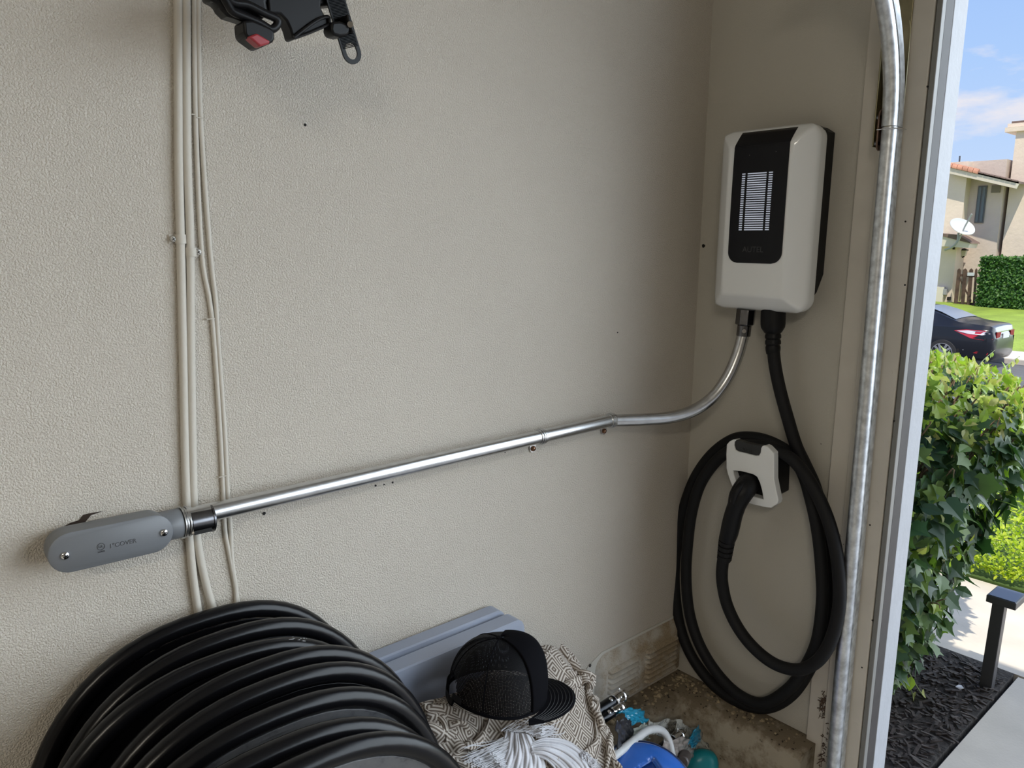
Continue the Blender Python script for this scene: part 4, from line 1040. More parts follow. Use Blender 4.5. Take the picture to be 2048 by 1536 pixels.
k_ = M2(t, 'MULTIPLY', M2(t, 'MULTIPLY', ln, M2(t, 'GREATER_THAN', nz_.outputs[0], .47)), M2(t, 'GREATER_THAN', big.outputs[0], .47))
t.links.new(MIX(t, k_, (.42, .42, .38), (.07, .07, .07)), bs.inputs['Base Color'])
crumple([(1296, 1446, 0), (1350, 1438, .6), (1362, 1470, 1), (1306, 1470, -.4)], nm_, 'newspaper', 'striped crumpled newspaper sheet in front of the ledge', 'paper', -.128, .02, 2, 22, group='crumpled newspaper', amp=.004)
crumple([(1350, 1438, .3), (1398, 1462, 0), (1420, 1500, -.6), (1350, 1492, 0)], nm_, 'newspaper', 'crumpled newspaper sheet behind the teal bottle', 'paper', -.140, .02, 6, 22, group='crumpled newspaper', amp=.004)
crumple([(1246, 1462, 0), (1290, 1448, .6), (1300, 1478, 1), (1252, 1500, -.4)], mat('pale_print_paper', (.40, .43, .38), .8, var=.3, vscale=60), 'paper_bag', 'pale printed paper bag tucked behind the white handle', 'paper', -.165, .03, 12, 18, amp=.003)
crumple([(1325, 1480, 0), (1382, 1476, .6), (1390, 1512, 1), (1335, 1520, -.4)], mat('clear_wrinkled_film', (.28, .25, .23), .22, var=.5, vscale=60), 'plastic_wrap', 'wrinkled shiny clear plastic wrap between pole and teal bottle', 'plastic wrap', -.185, .03, 15, 20, amp=.004)
crumple([(1232, 1440, 0), (1262, 1436, .6), (1268, 1500, 1), (1238, 1520, -.4)], mat('dark_bag_film', (.012, .012, .016), .35), 'black_bag', 'black plastic bag squeezed between the pink box and the white handle', 'bag', -.185, .03, 22, 18, amp=.003)
HM = mat('white_worn_enamel', (.55, .56, .57), .4, var=.10, vscale=40)
pts = [(1150, 1585, -.215), (1196, 1543, -.205), (1240, 1508, -.192), (1278, 1478, -.178), (1296, 1466, -.172), (1314, 1463, -.170), (1328, 1470, -.172), (1337, 1486, -.178), (1342, 1506, -.186), (1348, 1540, -.196), (1352, 1580, -.205)]
hd = empty('tube_handle', at(1280, 1480, 1, -.18), 'white curved tube handle rising behind the blue lid', 'handle')
MB().tube(smooth_path([at(x, y - 5, 1, d) for x, y, d in pts], 6), .0076, 18).build('tube', HM, hd)
# blue translucent lid: a domed shell with a rim and a sunken oblong grip
BL = mat('blue_translucent_plastic', (.035, .16, .62), .16, coat=.5, var=.10, vscale=14, Transmission_Weight=.15)
bd = empty('blue_lid', at(1300, 1560, 1, -.33), 'glossy blue domed plastic lid with a sunken dark slot', 'lid')
cB = atp(1286, 1604, at(1286, 1604, 1, -.245), FWD); mpp = (cB - Vector(CAM)).dot(Vector(FWD)) / FOC
ux = (Rv * .93 + Vector(UPV) * .0 + Zv * -.02).normalized(); nn = (Zv * .62 - Vector(FWD) * .62); nn = (nn - ux * nn.dot(ux)).normalized(); uy = nn.cross(ux)
def dome(u, v, off=0):
    r2 = u * u + v * v; z = math.sqrt(max(0, 1 - min(1, r2) ** 1.25)) * .42
    s0 = (u * .86 + v * .50 + .06); s1 = (-u * .50 + v * .86 - .30)     # sunken slot running up to the right
    f = max(0, 1 - max(abs(s0) / .58, abs(s1) / .17) ** 5); z -= .075 * min(1, f * 2.2) ** .5
    return cB + (ux * u + uy * v + nn * (z + off)) * (112 * mpp)
b = MB(); NRr, NAa = 46, 110
for i in range(1, NRr + 1):
    for k in range(NAa): b.v.append(dome(i / NRr * math.cos(k * 2 * math.pi / NAa), i / NRr * math.sin(k * 2 * math.pi / NAa)))
for i in range(NRr - 1):
    for k in range(NAa): b.f.append((i * NAa + k, i * NAa + (k + 1) % NAa, (i + 1) * NAa + (k + 1) % NAa, (i + 1) * NAa + k)); b.mi.append(0)
b.v.append(dome(0, 0)); 
for k in range(NAa): b.f.append((k, len(b.v) - 1, (k + 1) % NAa)); b.mi.append(0)
o = b.build('dome', BL, bd, smooth=60); k = o.modifiers.new('solid', 'SOLIDIFY'); k.thickness = .003; k.offset = -1
b = MB(); b.tube([cB + (ux * math.cos(a) + uy * math.sin(a)) * (112 * mpp) for a in [k * 2 * math.pi / 80 for k in range(80)]], .0038, 8, closed=True); b.build('rim', mat('dark_blue_rim', (.01, .02, .06), .3), bd)
b = MB()
for i in range(10):
    for j in range(3):
        pass
ss = []
for s0 in [(-.52 + 1.04 * i / 20) for i in range(21)]:
    row = []
    for s1 in (-.135, -.05, .05, .135):
        A = s0 - .06; Bq = s1 + .30; u = A * .86 - Bq * .50; v = A * .50 + Bq * .86; row.append(dome(u, v, .004))
    ss.append(row)
b.v = [p for r in ss for p in r]; b.f = [(i * 4 + j, i * 4 + j + 1, (i + 1) * 4 + j + 1, (i + 1) * 4 + j) for i in range(20) for j in range(3)]; b.mi = [0] * len(b.f)
o = b.build('slot_liner', mat('deep_blue_plastic', (.008, .035, .16), .18, coat=.4), bd); k = o.modifiers.new('solid', 'SOLIDIFY'); k.thickness = .001; k.offset = 0
# teal bottle with a round cap on its left
TL = mat('teal_plastic', (.005, .24, .28), .33, var=.12, vscale=22)
tb_ = empty('teal_bottle', at(1400, 1530, 1, -.19), 'rounded teal plastic bottle at the bottom edge beside the blue lid', 'bottle')
c1 = at(1402, 1530, 1, -.165)
b = MB(); rings = []
for hz_, sx, sy in ((.303 - c1.z, .9, .9), (.32 - c1.z, 1.0, 1.0), (-.03, 1.0, 1.0), (-.012, .985, .98), (.006, .92, .90), (.020, .78, .76), (.030, .55, .52), (.0345, .25, .25), (.0352, .05, .05)):
    rings.append([c1 + Rv * (math.copysign(abs(math.cos(a)) ** .8, math.cos(a)) * .040 * sx) + Fh * (math.sin(a) * .026 * sy) + Zv * hz_ + Rv * (.004 * hz_ / .03) for a in [k * 2 * math.pi / 36 for k in range(36)]])
b.loft(rings); b.build('bottle_body', TL, tb_, smooth=60)
e1 = at(1366, 1522, 1, -.195)
b = MB(); ax_ = (Rv * -.35 - Fh * .85 + Zv * .25).normalized(); b.tube([e1 + ax_ * -.03, e1 + ax_ * .004, e1 + ax_ * .007], [.0125, .0125, .010], 22); b.build('side_cap', mat('grey_brown_cap', (.09, .075, .07), .4), tb_, smooth=35)

# ------------------------------------------------------------------ black carrier hanging at the top edge with red button and ratchet strap
hg = empty('strap_carrier', at(600, -60, 1, -.02), 'black plastic carrier hanging at the top with a square red button and a toothed strap', 'carrier')
YH = -.115
hh = lambda x, y, d=YH: at(300 + x / 4.096, y / 4.096, 1, d)
def slabp(pts, y0, y1, nm, m, parent, bevel=.004):
    b = MB(); b.prism([hh(x, y, y0) for x, y in pts], (0, y1 - y0, 0)); return b.build(nm, m, parent, smooth=30, bevel=bevel, seg=3)
HG = mat('black_satin_plastic', (.005, .005, .006), .38, spec=.25, bump=.1, bscale=300, bdist=.0003)
# backbone rising out of frame to a wall plate
b = MB(); t0 = hh(900, -120); b.box((t0.x - .06, -.10, t0.z + .03), (t0.x + .08, -.002, t0.z + .12)); b.build('wall_mount', HG, hg, bevel=.008)
slabp([(470, -170), (480, -10), (560, 25), (590, 80), (640, 130), (750, 165), (820, 200), (900, 170), (980, 120), (960, 20), (1010, -170)], -.135, -.112, 'left_cradle', HG, hg)
b = MB(); pth = [hh(x, y, -.142) for x, y in ((600, -40), (680, 20), (800, 40), (930, 105), (1030, 150), (1045, 190), (1020, 228), (980, 238), (900, 190), (760, 130), (680, 95), (640, 40))]
b.tube(smooth_path(pth, 5, True), .0046, 10, closed=True); b.build('loop_bar', HG, hg)
slabp([(765, 165), (775, 280), (800, 310), (905, 388), (925, 385), (1010, 345), (1025, 315), (1020, 250), (990, 225), (890, 180), (840, 160)], -.150, -.122, 'button_housing', HG, hg, .005)
slabp([(808, 298), (878, 270), (990, 338), (975, 358), (905, 382)], -.1545, -.140, 'red_button', REDP, hg, .002)
slabp([(500, -150), (560, 5), (800, 22), (1050, 60), (1400, 50), (1590, 30), (1610, -150)], -.114, -.090, 'top_body', HG, hg)
# curved scoop plate in the middle
rr_ = []
outl = [(950, -150), (975, 110), (1070, 115), (1120, 170), (1150, 235), (1172, 318), (1200, 318), (1330, 262), (1468, 200), (1470, 150), (1440, 135), (1400, 60), (1420, -150)]
slabp(outl, -.128, -.106, 'middle_scoop', HG, hg, .004)
b = MB(); b.tube(smooth_path([hh(x, y, -.130) for x, y in ((1180, 305), (1250, 250), (1330, 190), (1400, 150), (1462, 140), (1470, 190))], 5), .0022, 8); b.tube(smooth_path([hh(x, y, -.130) for x, y in ((1185, 312), (1320, 262), (1466, 200))], 5), .0018, 8); b.build('scoop_rib', HG, hg)
# ratchet strap with teeth, buckle and oval pull hole
A_ = hh(1480, -150, -.120); B_ = hh(1668, 472, -.120); sd_ = (B_ - A_).normalized(); sw = Vector((0, 1, 0)).cross(sd_).normalized(); LT = (B_ - A_).length
if sw.x < 0: sw = -sw
wd = .0128
def sp2(t, s, y=0): return A_ + sd_ * (t * LT) + sw * s + Vector((0, y, 0))
bm = bmesh.new(); T0 = .865; oc = sp2(T0 + .047, 0)
ou = [sp2(0, -wd), sp2(T0 + .06, -wd)] + [sp2(T0 + .072, 0) + (sw * math.cos(a) + sd_ * math.sin(a)) * wd for a in [math.pi - k * math.pi / 10 for k in range(11)]] + [sp2(T0 + .06, wd), sp2(0, wd)]
inn = []
for cc_, s_ in ((sp2(T0 + .022, 0), 1), (sp2(T0 + .066, 0), -1)):
    pass
hr = .0078
inn = [sp2(T0 + .020, 0) + (sw * math.cos(a) - sd_ * math.sin(a)) * hr for a in [k * math.pi / 8 for k in range(9)]] + [sp2(T0 + .068, 0) + (-sw * math.cos(a) + sd_ * math.sin(a)) * hr for a in [k * math.pi / 8 for k in range(9)]]
eds = []
for L_ in (ou, inn):
    vs = [bm.verts.new(p) for p in L_]; eds += [bm.edges.new((vs[i], vs[(i + 1) % len(vs)])) for i in range(len(vs))]
bmesh.ops.triangle_fill(bm, use_beauty=True, edges=eds)
geo = bmesh.ops.extrude_face_region(bm, geom=bm.faces[:])
for v in [g for g in geo['geom'] if isinstance(g, bmesh.types.BMVert)]: v.co.y += .0026
bmesh.ops.recalc_face_normals(bm, faces=bm.faces)
me = bpy.data.meshes.new('toothed_strap'); bm.to_mesh(me); bm.free(); me.materials.append(HG)
so_ = bpy.data.objects.new('toothed_strap', me); COL.objects.link(so_); so_.parent = hg; so_.matrix_parent_inverse = PINV(hg)
b = MB()
for i in range(46):
    t_ = .02 + i * .0185
    if t_ > .86: break
    b.prism([sp2(t_, -wd * .82, 0), sp2(t_ + .010, -wd * .82, -.0016), sp2(t_ + .012, -wd * .82, 0)], sw * wd * 1.64)
b.build('strap_teeth', HG, so_, smooth=0)['kind'] = 'stuff'
slabp([(1490, 175), (1480, 240), (1500, 285), (1560, 302), (1620, 290), (1650, 250), (1640, 200), (1560, 170)], -.136, -.115, 'buckle', HG, hg, .004)
slabp([(1612, 115), (1640, 118), (1668, 190), (1680, 262), (1660, 275), (1640, 230), (1625, 180)], -.138, -.100, 'buckle_lever', HG, hg, .003)
b = MB(); b.cyl(hh(1640, 200, -.140), hh(1640, 200, -.134), .0035, 12); b.build('rivet', CHROME, hg)

# ================================================================== outside
GZ = -.02
# ground: apron and walkway slabs, mulch bed, driveway falling to the road
struct(MB().box((.12, -8, GZ - .3), (1.62, -.325, GZ)).build('ground_apron', PATH, smooth=0))
struct(MB().prism([(1.635, -8, GZ), (2.42, -8, GZ), (2.42, .02, GZ), (2.42, .42, GZ), (1.635, .42, GZ)], (0, 0, -.2)).build('ground_walkway', PATH, smooth=0))
b = MB(); b.add([(-9, -16, GZ - .03), (6.5, -16, GZ - .03), (6.5, 16, GZ - .03), (-9, 16, GZ - .03), (15.5, -16, -1.30), (15.5, 16, -1.30), (20.6, -16, -1.36), (20.6, 16, -1.36)],
                [(0, 1, 2, 3), (1, 4, 5, 2), (4, 6, 7, 5)])
struct(b.build('ground_road', ASPH, smooth=0))
struct(MB().box((20.6, -16, -1.6), (22.3, 16, -1.22)).build('ground_sidewalk', mat('sidewalk_concrete', (.62, .58, .52), .85, var=.06), smooth=0, bevel=.03))
MUL = mat('mulch_base', (.030, .024, .020), .95, bump=.8, bscale=50, bdist=.01, var=.4, vscale=20)
struct(MB().box((.12, -.31, GZ - .3), (1.625, 1.5, GZ + .004)).build('ground_mulch_bed', MUL, smooth=0))
b = MB(); rg = random.Random(3)
for i in range(3200):
    x = rg.uniform(.3, 1.6); y = rg.uniform(-.30, .55); z = GZ + .004 + rg.uniform(0, .010); a = rg.uniform(0, 6.28); L = rg.uniform(.008, .026); w = rg.uniform(.002, .0055)
    if x > 1.5 and rg.random() < .4: continue
    ti = rg.uniform(-.35, .35)
    b.obox((x, y, z), (math.cos(a) * L, math.sin(a) * L, ti * L), (-math.sin(a) * w, math.cos(a) * w, 0), (0, 0, w * .45))
tag(b.build('mulch', mat('bark_mulch', (.045, .034, .028), .8, var=.75, vscale=70), smooth=0), 'dark bark mulch chips covering the bed under the ivy bush', 'mulch', kind='stuff')
b = MB(); c = at(1920, 1375, 2, GZ + .012)
b.prism([c + Vector((math.cos(a) * r_, math.sin(a) * r_, .003 * math.sin(3 * a))) for a, r_ in ((0, .016), (.8, .011), (1.7, .014), (2.6, .018), (3.5, .010), (4.6, .013), (5.5, .012))], (0, 0, .002))
tag(b.build('paper_litter', mat('white_litter', (.7, .7, .72), .8), smooth=0), 'small white scrap of litter on the dark mulch near the path light', 'litter')

# leaves
def leaf_mat(name, c1, c2, c3, rough=.42, trans=.25, vs=9):
    m = bpy.data.materials.new(name); m.use_nodes = True; t = m.node_tree; b = t.nodes['Principled BSDF']
    b.inputs['Roughness'].default_value = rough; b.inputs['Specular IOR Level'].default_value = .4
    g = N(t, 'ShaderNodeNewGeometry'); r = ramp(t, [(.0, c1), (.5, c2), (1.0, c3)], g.outputs['Random Per Island'])
    t.links.new(r.outputs[0], b.inputs['Base Color'])
    tl = N(t, 'ShaderNodeBsdfTranslucent'); mx = N(t, 'ShaderNodeMixShader'); mx.inputs[0].default_value = trans
    t.links.new(MIX(t, 1.0, r.outputs[0], (1.5, 1.7, .7), 'MULTIPLY'), tl.inputs[0])
    t.links.new(b.outputs[0], mx.inputs[1]); t.links.new(tl.outputs[0], mx.inputs[2]); t.links.new(mx.outputs[0], t.nodes['Material Output'].inputs[0]); return m
IVY = leaf_mat('ivy_leaf', (.018, .050, .022), (.042, .095, .030), (.13, .21, .04), .45, .22)
IVYN = leaf_mat('young_ivy_leaf', (.18, .30, .04), (.34, .44, .07), (.40, .36, .16), .4, .35)
GCV = leaf_mat('ground_cover_leaf', (.20, .32, .02), (.38, .48, .03), (.55, .60, .06), .45, .3)
HEDG = leaf_mat('hedge_leaf', (.025, .085, .015), (.05, .14, .022), (.10, .21, .04), .45, .2)
STEMM = mat('woody_stem', (.17, .115, .07), .8, var=.2, vscale=30)
LOBE = [(0, -.02), (-.20, -.06), (-.46, .10), (-.40, .34), (-.60, .52), (-.30, .62), (-.14, .80), (0, 1.10), (.14, .80), (.30, .62), (.60, .52), (.40, .34), (.46, .10), (.20, -.06)]
OVAL = [(0, 0), (-.22, .2), (-.30, .5), (-.16, .82), (0, 1.05), (.16, .82), (.30, .5), (.22, .2)]
def leaf(b, p, d, nrm, s, shape=LOBE, fold=.25, curl=.2):
    d = d.normalized(); x = d.cross(nrm); 
    if x.length < 1e-4: return
    x.normalize(); n = x.cross(d)
    vs = [p + (x * u + d * v + n * (abs(u) * fold - curl * v * v)) * s for u, v in shape]
    mid = p + (d * .5 + n * (-curl * .25)) * s; k = len(vs); vs.append(mid)
    b.add(vs, [(k, i, (i + 1) % k) for i in range(k)])
rg = random.Random(11)
def rv(): return Vector((rg.gauss(0, 1), rg.gauss(0, 1), rg.gauss(0, 1))).normalized()
# the ivy bush: a tall shrub just outside the opening
bush = empty('ivy_bush', (1.15, .25, GZ), 'big leafy ivy bush growing from the mulch just outside the garage opening', 'bush')
BC = Vector((1.30, .42, .60))
def bush_r(th, z):
    # plan radius by height: narrow foot, wide body, rounded top
    f = float(np.interp(z, [0, .15, .40, .72, .90, 1.02, 1.08], [.26, .36, .48, .58, .61, .54, .26]))
    return f * (1 + .10 * math.sin(3 * th + z * 5) + .07 * math.sin(5 * th - z * 9))
def bpoint(depth=1.0):
    z = rg.uniform(.03, 1.07) if rg.random() < .78 else rg.uniform(.88, 1.08)
    th = rg.uniform(0, 6.283); r = bush_r(th, z) * depth
    lean = (z / 1.15)
    return Vector((1.12 + .26 * lean + math.cos(th) * r * 1.0, .21 + .02 * lean + math.sin(th) * r * .90, z)), Vector((math.cos(th), math.sin(th) * 1.3, .25 if z < .84 else 1.1)).normalized()
b = MB(); bn = MB()
for i in range(9500):
    k = rg.random(); dep = 1 - abs(rg.gauss(0, .10)) if k < .75 else rg.uniform(.35, .9)
    p, n = bpoint(dep)
    if p.x < .30: continue
    top = p.z > .93 + rg.uniform(-.10, .08)
    if top and rg.random() < .85 or rg.random() < .11:
        leaf(bn, p + Vector((0, 0, rg.uniform(0, .05))), (rv() * .8 + n * .5 + Vector((0, 0, .4))), (n + rv() * .6).normalized(), rg.uniform(.018, .044), OVAL if rg.random() < .7 else LOBE, .3, .3)
    else:
        leaf(b, p, (rv() * .7 + Vector((0, 0, -.75)) + n * .35), (n + rv() * .45).normalized(), rg.uniform(.034, .068) * (1.0 if rg.random() < .9 else 1.3), LOBE if rg.random() < .7 else OVAL, rg.uniform(.05, .4), rg.uniform(-.1, .4))
fo_ = b.build('foliage', IVY, bush, smooth=0); fn_ = bn.build('young_foliage', IVYN, bush, smooth=0)
fo_['kind'] = 'stuff'; fn_['kind'] = 'stuff'
b = MB()
for i in range(420):
    z0 = rg.uniform(0, .5); a = rg.uniform(0, 6.28); p = Vector((1.2 + rg.gauss(0, .08), .3 + rg.gauss(0, .07), 0)); q, n = bpoint(rg.uniform(.55, .98))
    mid = p.lerp(q, .5) + rv() * .06; mid.z = max(.05, mid.z)
    b.tube(smooth_path([p, mid, q, q + n * .03 + Vector((0, 0, rg.uniform(-.02, .04)))], 4), [.006 - .0004 * j for j in range(13)], 5, cap=False)
b.build('branch_tangle', STEMM, bush)['kind'] = 'stuff'
# a few trailing shoots reaching out of the bush
def shoot(pts, y, nleaf, s, nm, young=False):
    P_ = smooth_path([at(px, py, 1, y + k * .0) for k, (px, py) in enumerate(pts)], 5)
    sh = MB().tube(P_, [.0022 * (1 - .6 * i / len(P_)) for i in range(len(P_))], 6).build('shoot', mat('green_stem', (.16, .20, .07), .6), bush)
    b = MB()
    for i in range(nleaf):
        f = (i + .6) / nleaf; p = P_[min(len(P_) - 1, int(f * (len(P_) - 1)))]
        sd__ = 1 if i % 2 else -1; dr = Vector((sd__ * .6 + .4, -.1, -.6 + rg.uniform(-.4, .5)))
        leaf(b, p, dr, Vector((-.55, -.6, .5)) + rv() * .2, s * rg.uniform(.75, 1.2), OVAL if young else LOBE, .2, .2)
    b.build('leaf', IVYN if young else IVY, sh, smooth=0)['kind'] = 'stuff'
shoot([(1800, 1320), (1830, 1400), (1850, 1430), (1880, 1455)], -.14, 5, .060, 'a', True)
shoot([(1815, 1340), (1850, 1395), (1890, 1410), (1920, 1440)], -.16, 5, .060, 'b', True)
shoot([(1900, 1252), (1940, 1238), (1975, 1224), (2005, 1205)], -.02, 7, .026, 'c', True)
shoot([(1880, 1268), (1905, 1275), (1920, 1295), (1925, 1312)], -.02, 4, .030, 'd')
shoot([(1950, 745), (1965, 722), (1990, 700)], .15, 9, .030, 'e', True)
shoot([(2008, 735), (2025, 722), (2040, 712)], .15, 8, .030, 'f', True)
shoot([(1880, 735), (1890, 715), (1900, 700)], .05, 9, .030, 'g', True)

# low yellow-green ground cover beyond the walkway
b = MB()
for i in range(19000):
    x = 2.44 + 3.7 * rg.random() ** 2.0; y = rg.uniform(-.4, 3.0) if x > 3.2 else rg.uniform(-.35, 1.6)
    z = GZ + .03 + rg.uniform(.02, .15) * min(1, (x - 2.40) / .12); 
    leaf(b, Vector((x, y, z)), rv() + Vector((0, 0, .3)), Vector((rg.gauss(0, .5), rg.gauss(0, .5), 1)).normalized(), rg.uniform(.015, .028) * (1 + (x - 2.4) * .22), OVAL, .2, .1)
o = b.build('ground_cover', GCV, smooth=0)
tag(o, 'bright yellow-green ground cover bed beyond the walkway', 'ground cover', kind='stuff')
struct(MB().box((2.43, -.5, GZ - .05), (6.3, 3.2, GZ + .008)).build('ground_soil', mat('leafy_soil', (.05, .09, .015), .9), smooth=0))
struct(MB().box((2.42, -8, GZ - .06), (6.4, -.5, GZ)).build('ground_drive', PATH, smooth=0))

# path light
pl_ = empty('path_light', at(1973, 1375, 2, GZ), 'dark square path light post standing at the corner of the mulch bed', 'path light')
bp_ = at(1973, 1375, 2, GZ); 
PLM = mat('dark_bronze_paint', (.045, .043, .045), .45, bump=.1, bscale=200)
lean = Vector((.012, -.004, 0)); 
b = MB(); b.loft([[bp_ + Vector((u, v, 0)) for u, v in ((-.019, -.019), (.019, -.019), (.019, .019), (-.019, .019))], [bp_ + lean + Vector((u, v, .325)) for u, v in ((-.019, -.019), (.019, -.019), (.019, .019), (-.019, .019))]])
b.build('post', PLM, pl_, smooth=0, bevel=.002)
tp_ = bp_ + lean + Vector((.012, -.012, .33))
b = MB(); b.obox(tp_ + Vector((0, 0, .006)), (.055, 0, 0), (0, .045, 0), (0, 0, .013)); hdp = b.build('lamp_head', PLM, pl_, smooth=0, bevel=.003)
b = MB(); b.obox(tp_ + Vector((0, 0, .0198)), (.050, 0, 0), (0, .040, 0), (0, 0, .0012)); b.build('solar_panel', mat('solar_glass', (.10, .12, .17), .15), hdp, smooth=0)

# lawn, ivy-covered wall, neighbour's house
LAWN = mat('lawn_grass', (.22, .31, .035), .85, bump=.6, bscale=12, bdist=.05, var=.22, vscale=1.2)
b = MB(); nx, ny = 16, 18; 
for i in range(nx + 1):
    for j in range(ny + 1):
        u = i / nx; x = 22.3 + 13 * u; y = -14 + 34 * j / ny; z = -1.22 + .58 * min(1, u * 1.6) + .10 * math.sin(y * .5 + 1) * u; b.v.append((x, y, z))
for i in range(nx):
    for j in range(ny): q = i * (ny + 1) + j; b.f.append((q, q + ny + 1, q + ny + 2, q + 1)); b.mi.append(0)
o = b.build('ground_lawn', LAWN, smooth=80); struct(o)
hx = 31.0
def A(px, py, x=hx): return at(px, py, 0, x)
hL = A(1957, 560); hT = A(2000, 516).z
iv = empty('ivy_wall', A(2000, 612), 'garden wall covered with clipped dark green ivy beside the gate', 'hedge')
y0_, y1_ = A(2120, 560).y, hL.y
zb = A(2000, 614).z
MB().box((hx + .15, y0_, zb - .3), (hx + .75, y1_ - .1, hT - .1)).build('wall_core', mat('hedge_core', (.02, .04, .012), .95), iv, smooth=0)
b = MB()
for i in range(9000):
    k = rg.random()
    if k < .62: p = Vector((hx + .12 + rg.uniform(-.10, .06), rg.uniform(y0_, y1_), rg.uniform(zb, hT))); n = Vector((-1, -.1, .3))
    elif k < .85: p = Vector((rg.uniform(hx, hx + .8), rg.uniform(y0_, y1_), hT + rg.uniform(-.1, .05))); n = Vector((-.3, 0, 1))
    else: p = Vector((rg.uniform(hx, hx + .8), y1_ - .05 + rg.uniform(-.06, .08), rg.uniform(zb, hT))); n = Vector((-.3, 1, .2))
    leaf(b, p, rv() + Vector((0, 0, -.5)), (n + rv() * .5).normalized(), rg.uniform(.07, .13), OVAL, .15, .1)
b.build('ivy_leaves', HEDG, iv, smooth=0)['kind'] = 'stuff'

STU = mat('sunlit_stucco', (.78, .66, .54), .85, bump=.3, bscale=8, bdist=.03, var=.05, vscale=1.5)
STUD = mat('shaded_stucco', (.64, .54, .46), .85, bump=.3, bscale=8, bdist=.03, var=.05, vscale=1.5)  # the house stucco again, with shade put into its colour; the paler one is sunlit
STUY = mat('pale_yellow_stucco', (.74, .61, .50), .85, var=.05, vscale=1.5)
FASC = mat('cream_fascia', (.66, .60, .50), .7)
TILE = mat('terracotta_tile', (.50, .24, .15), .75, var=.22, vscale=3)
TILED = mat('brown_roof_edge', (.16, .11, .09), .8, var=.2, vscale=3)
GLASS = mat('window_glass', (.10, .13, .14), .08)
WFR = mat('window_frame_bronze', (.12, .12, .12), .5)
hs_ = empty('neighbour_house', A(1960, 600, 33), 'two-storey cream stucco house with tiled roof and tall chimney across the road', 'house')
HX0 = 33.0
def wallp(pxa, pxb, pyt, pyb, x, m, nm, dep=3.0):
    pm = min(430, (pyt + pyb) / 2) if pyb > 500 else (pyt + pyb) / 2
    a = A(pxa, pm, x); c = A(pxb, pm, x); zt = A((pxa + pxb) / 2, pyt, x).z; zb__ = A((pxa + pxb) / 2, pyb, x).z
    return MB().box((x, min(a.y, c.y), zb__), (x + dep, max(a.y, c.y), zt)).build(nm, m, hs_, smooth=0)
wallp(1870, 1925, 325, 700, HX0 - .5, STU, 'wing_wall', .6)
wallp(1915, 2001, 322, 700, HX0, STUD, 'main_wall', 4)
wallp(1998, 2040, 345, 700, HX0 + .9, STUD, 'recessed_wall', 4)
wallp(2036, 2062, 350, 700, HX0 + .3, STU, 'side_wall', 3)
ck = wallp(2012, 2110, 258, 700, HX0 + .2, STU, 'chimney', 1.4)
for (pa, pb, t_, u_, dx) in ((2008, 2112, 262, 253, .12), (2012, 2112, 252, 245, .02), (2018, 2112, 246, 240, -.1)):
    a = A(pa, t_, HX0); c = A(pb, u_, HX0); zz0 = A(2030, t_, HX0).z; zz1 = A(2030, u_, HX0).z
    MB().box((HX0 + .2 - dx, c.y, zz0), (HX0 + 1.6 + dx, a.y, zz1)).build('chimney_cap', STU if dx > 0 else TILED, ck, smooth=0)
# sloping gable fascia and tiles
f0 = A(1895, 331, HX0 - .9); f1 = A(2038, 364, HX0 - .9); g0 = A(1895, 346, HX0 - .9); g1 = A(2031, 377, HX0 - .9)
b = MB(); b.prism([f0, f1, g1, g0], (.14, 0, 0)); b.build('fascia', FASC, hs_, smooth=0)
b = MB(); b.prism([f0 + Vector((.0, 0, .02)), f1 + Vector((0, 0, .02)), f1 + Vector((0, 0, -.06)), f0 + Vector((0, 0, -.06))], (5.0, 0, 0)); rf_ = b.build('roof', TILED, hs_, smooth=0)
fd = (f1 - f0); FL = fd.length; fd.normalize()
for i in range(13):
    a = f0 + fd * (FL * i / 13 * .98); c = f0 + fd * (FL * (i + .90) / 13 * .98); big = i < 6
    up = Vector((0, 0, .20 if big else .04)); b = MB()
    pr = []
    n = 8; r0 = .13 if big else .035
    rings = []
    for q_, sc in ((a, 1.0), (c, .86)):
        rings.append([q_ + Vector((-.06 + .30 * k / n, 0, r0 * sc * math.sin(math.pi * k / n) + .02)) for k in range(n + 1)] + [q_ + Vector((.24, 0, -.02)), q_ + Vector((-.06, 0, -.05 if big else -.01))])
    b.loft(rings); b.build('roof_tile', TILE if big else TILED, rf_, smooth=60)
b = MB(); w0 = A(1953, 408, HX0 - .02); w1 = A(1971, 408, HX0 - .02); w0.z = A(1960, 372, HX0).z; w1.z = A(1960, 446, HX0).z

fr_ = MB().box((HX0 - .05, w1.y, w1.z), (HX0 + .02, w0.y, w0.z)).build('window', WFR, hs_, smooth=0)
ym = (w0.y + w1.y) / 2 + .0
for ya, yb in ((w1.y + .04, ym - .03), (ym + .03, w0.y - .04)): MB().box((HX0 - .07, ya, w1.z + .05), (HX0 - .045, yb, w0.z - .05)).build('pane', GLASS, fr_, smooth=0)
v0_ = A(1984, 371, HX0 - .02); v1_ = A(2000, 385, HX0 - .02)
MB().box((HX0 - .05, v1_.y, v1_.z), (HX0 + .02, v0_.y, v0_.z)).build('gable_vent', mat('vent_tan', (.22, .19, .15), .8), hs_, smooth=0)
for px, pt_, pb_, r, m_, cap_ in ((1919, 312, 330, .035, DKMETAL, 0), (1978, 326, 352, .08, mat('vent_pipe_grey', (.35, .34, .32), .6), 1)):
    a = A(px, pb_, HX0 + .5); c = A(px + 1, pt_, HX0 + .5); b = MB(); b.cyl(a - Vector((0, 0, .3)), c, r, 12)
    if cap_: b.cyl(c - Vector((0, 0, .02)), c + Vector((0, 0, .08)), r * 1.6, 12)
    b.build('roof_pipe', m_, hs_)
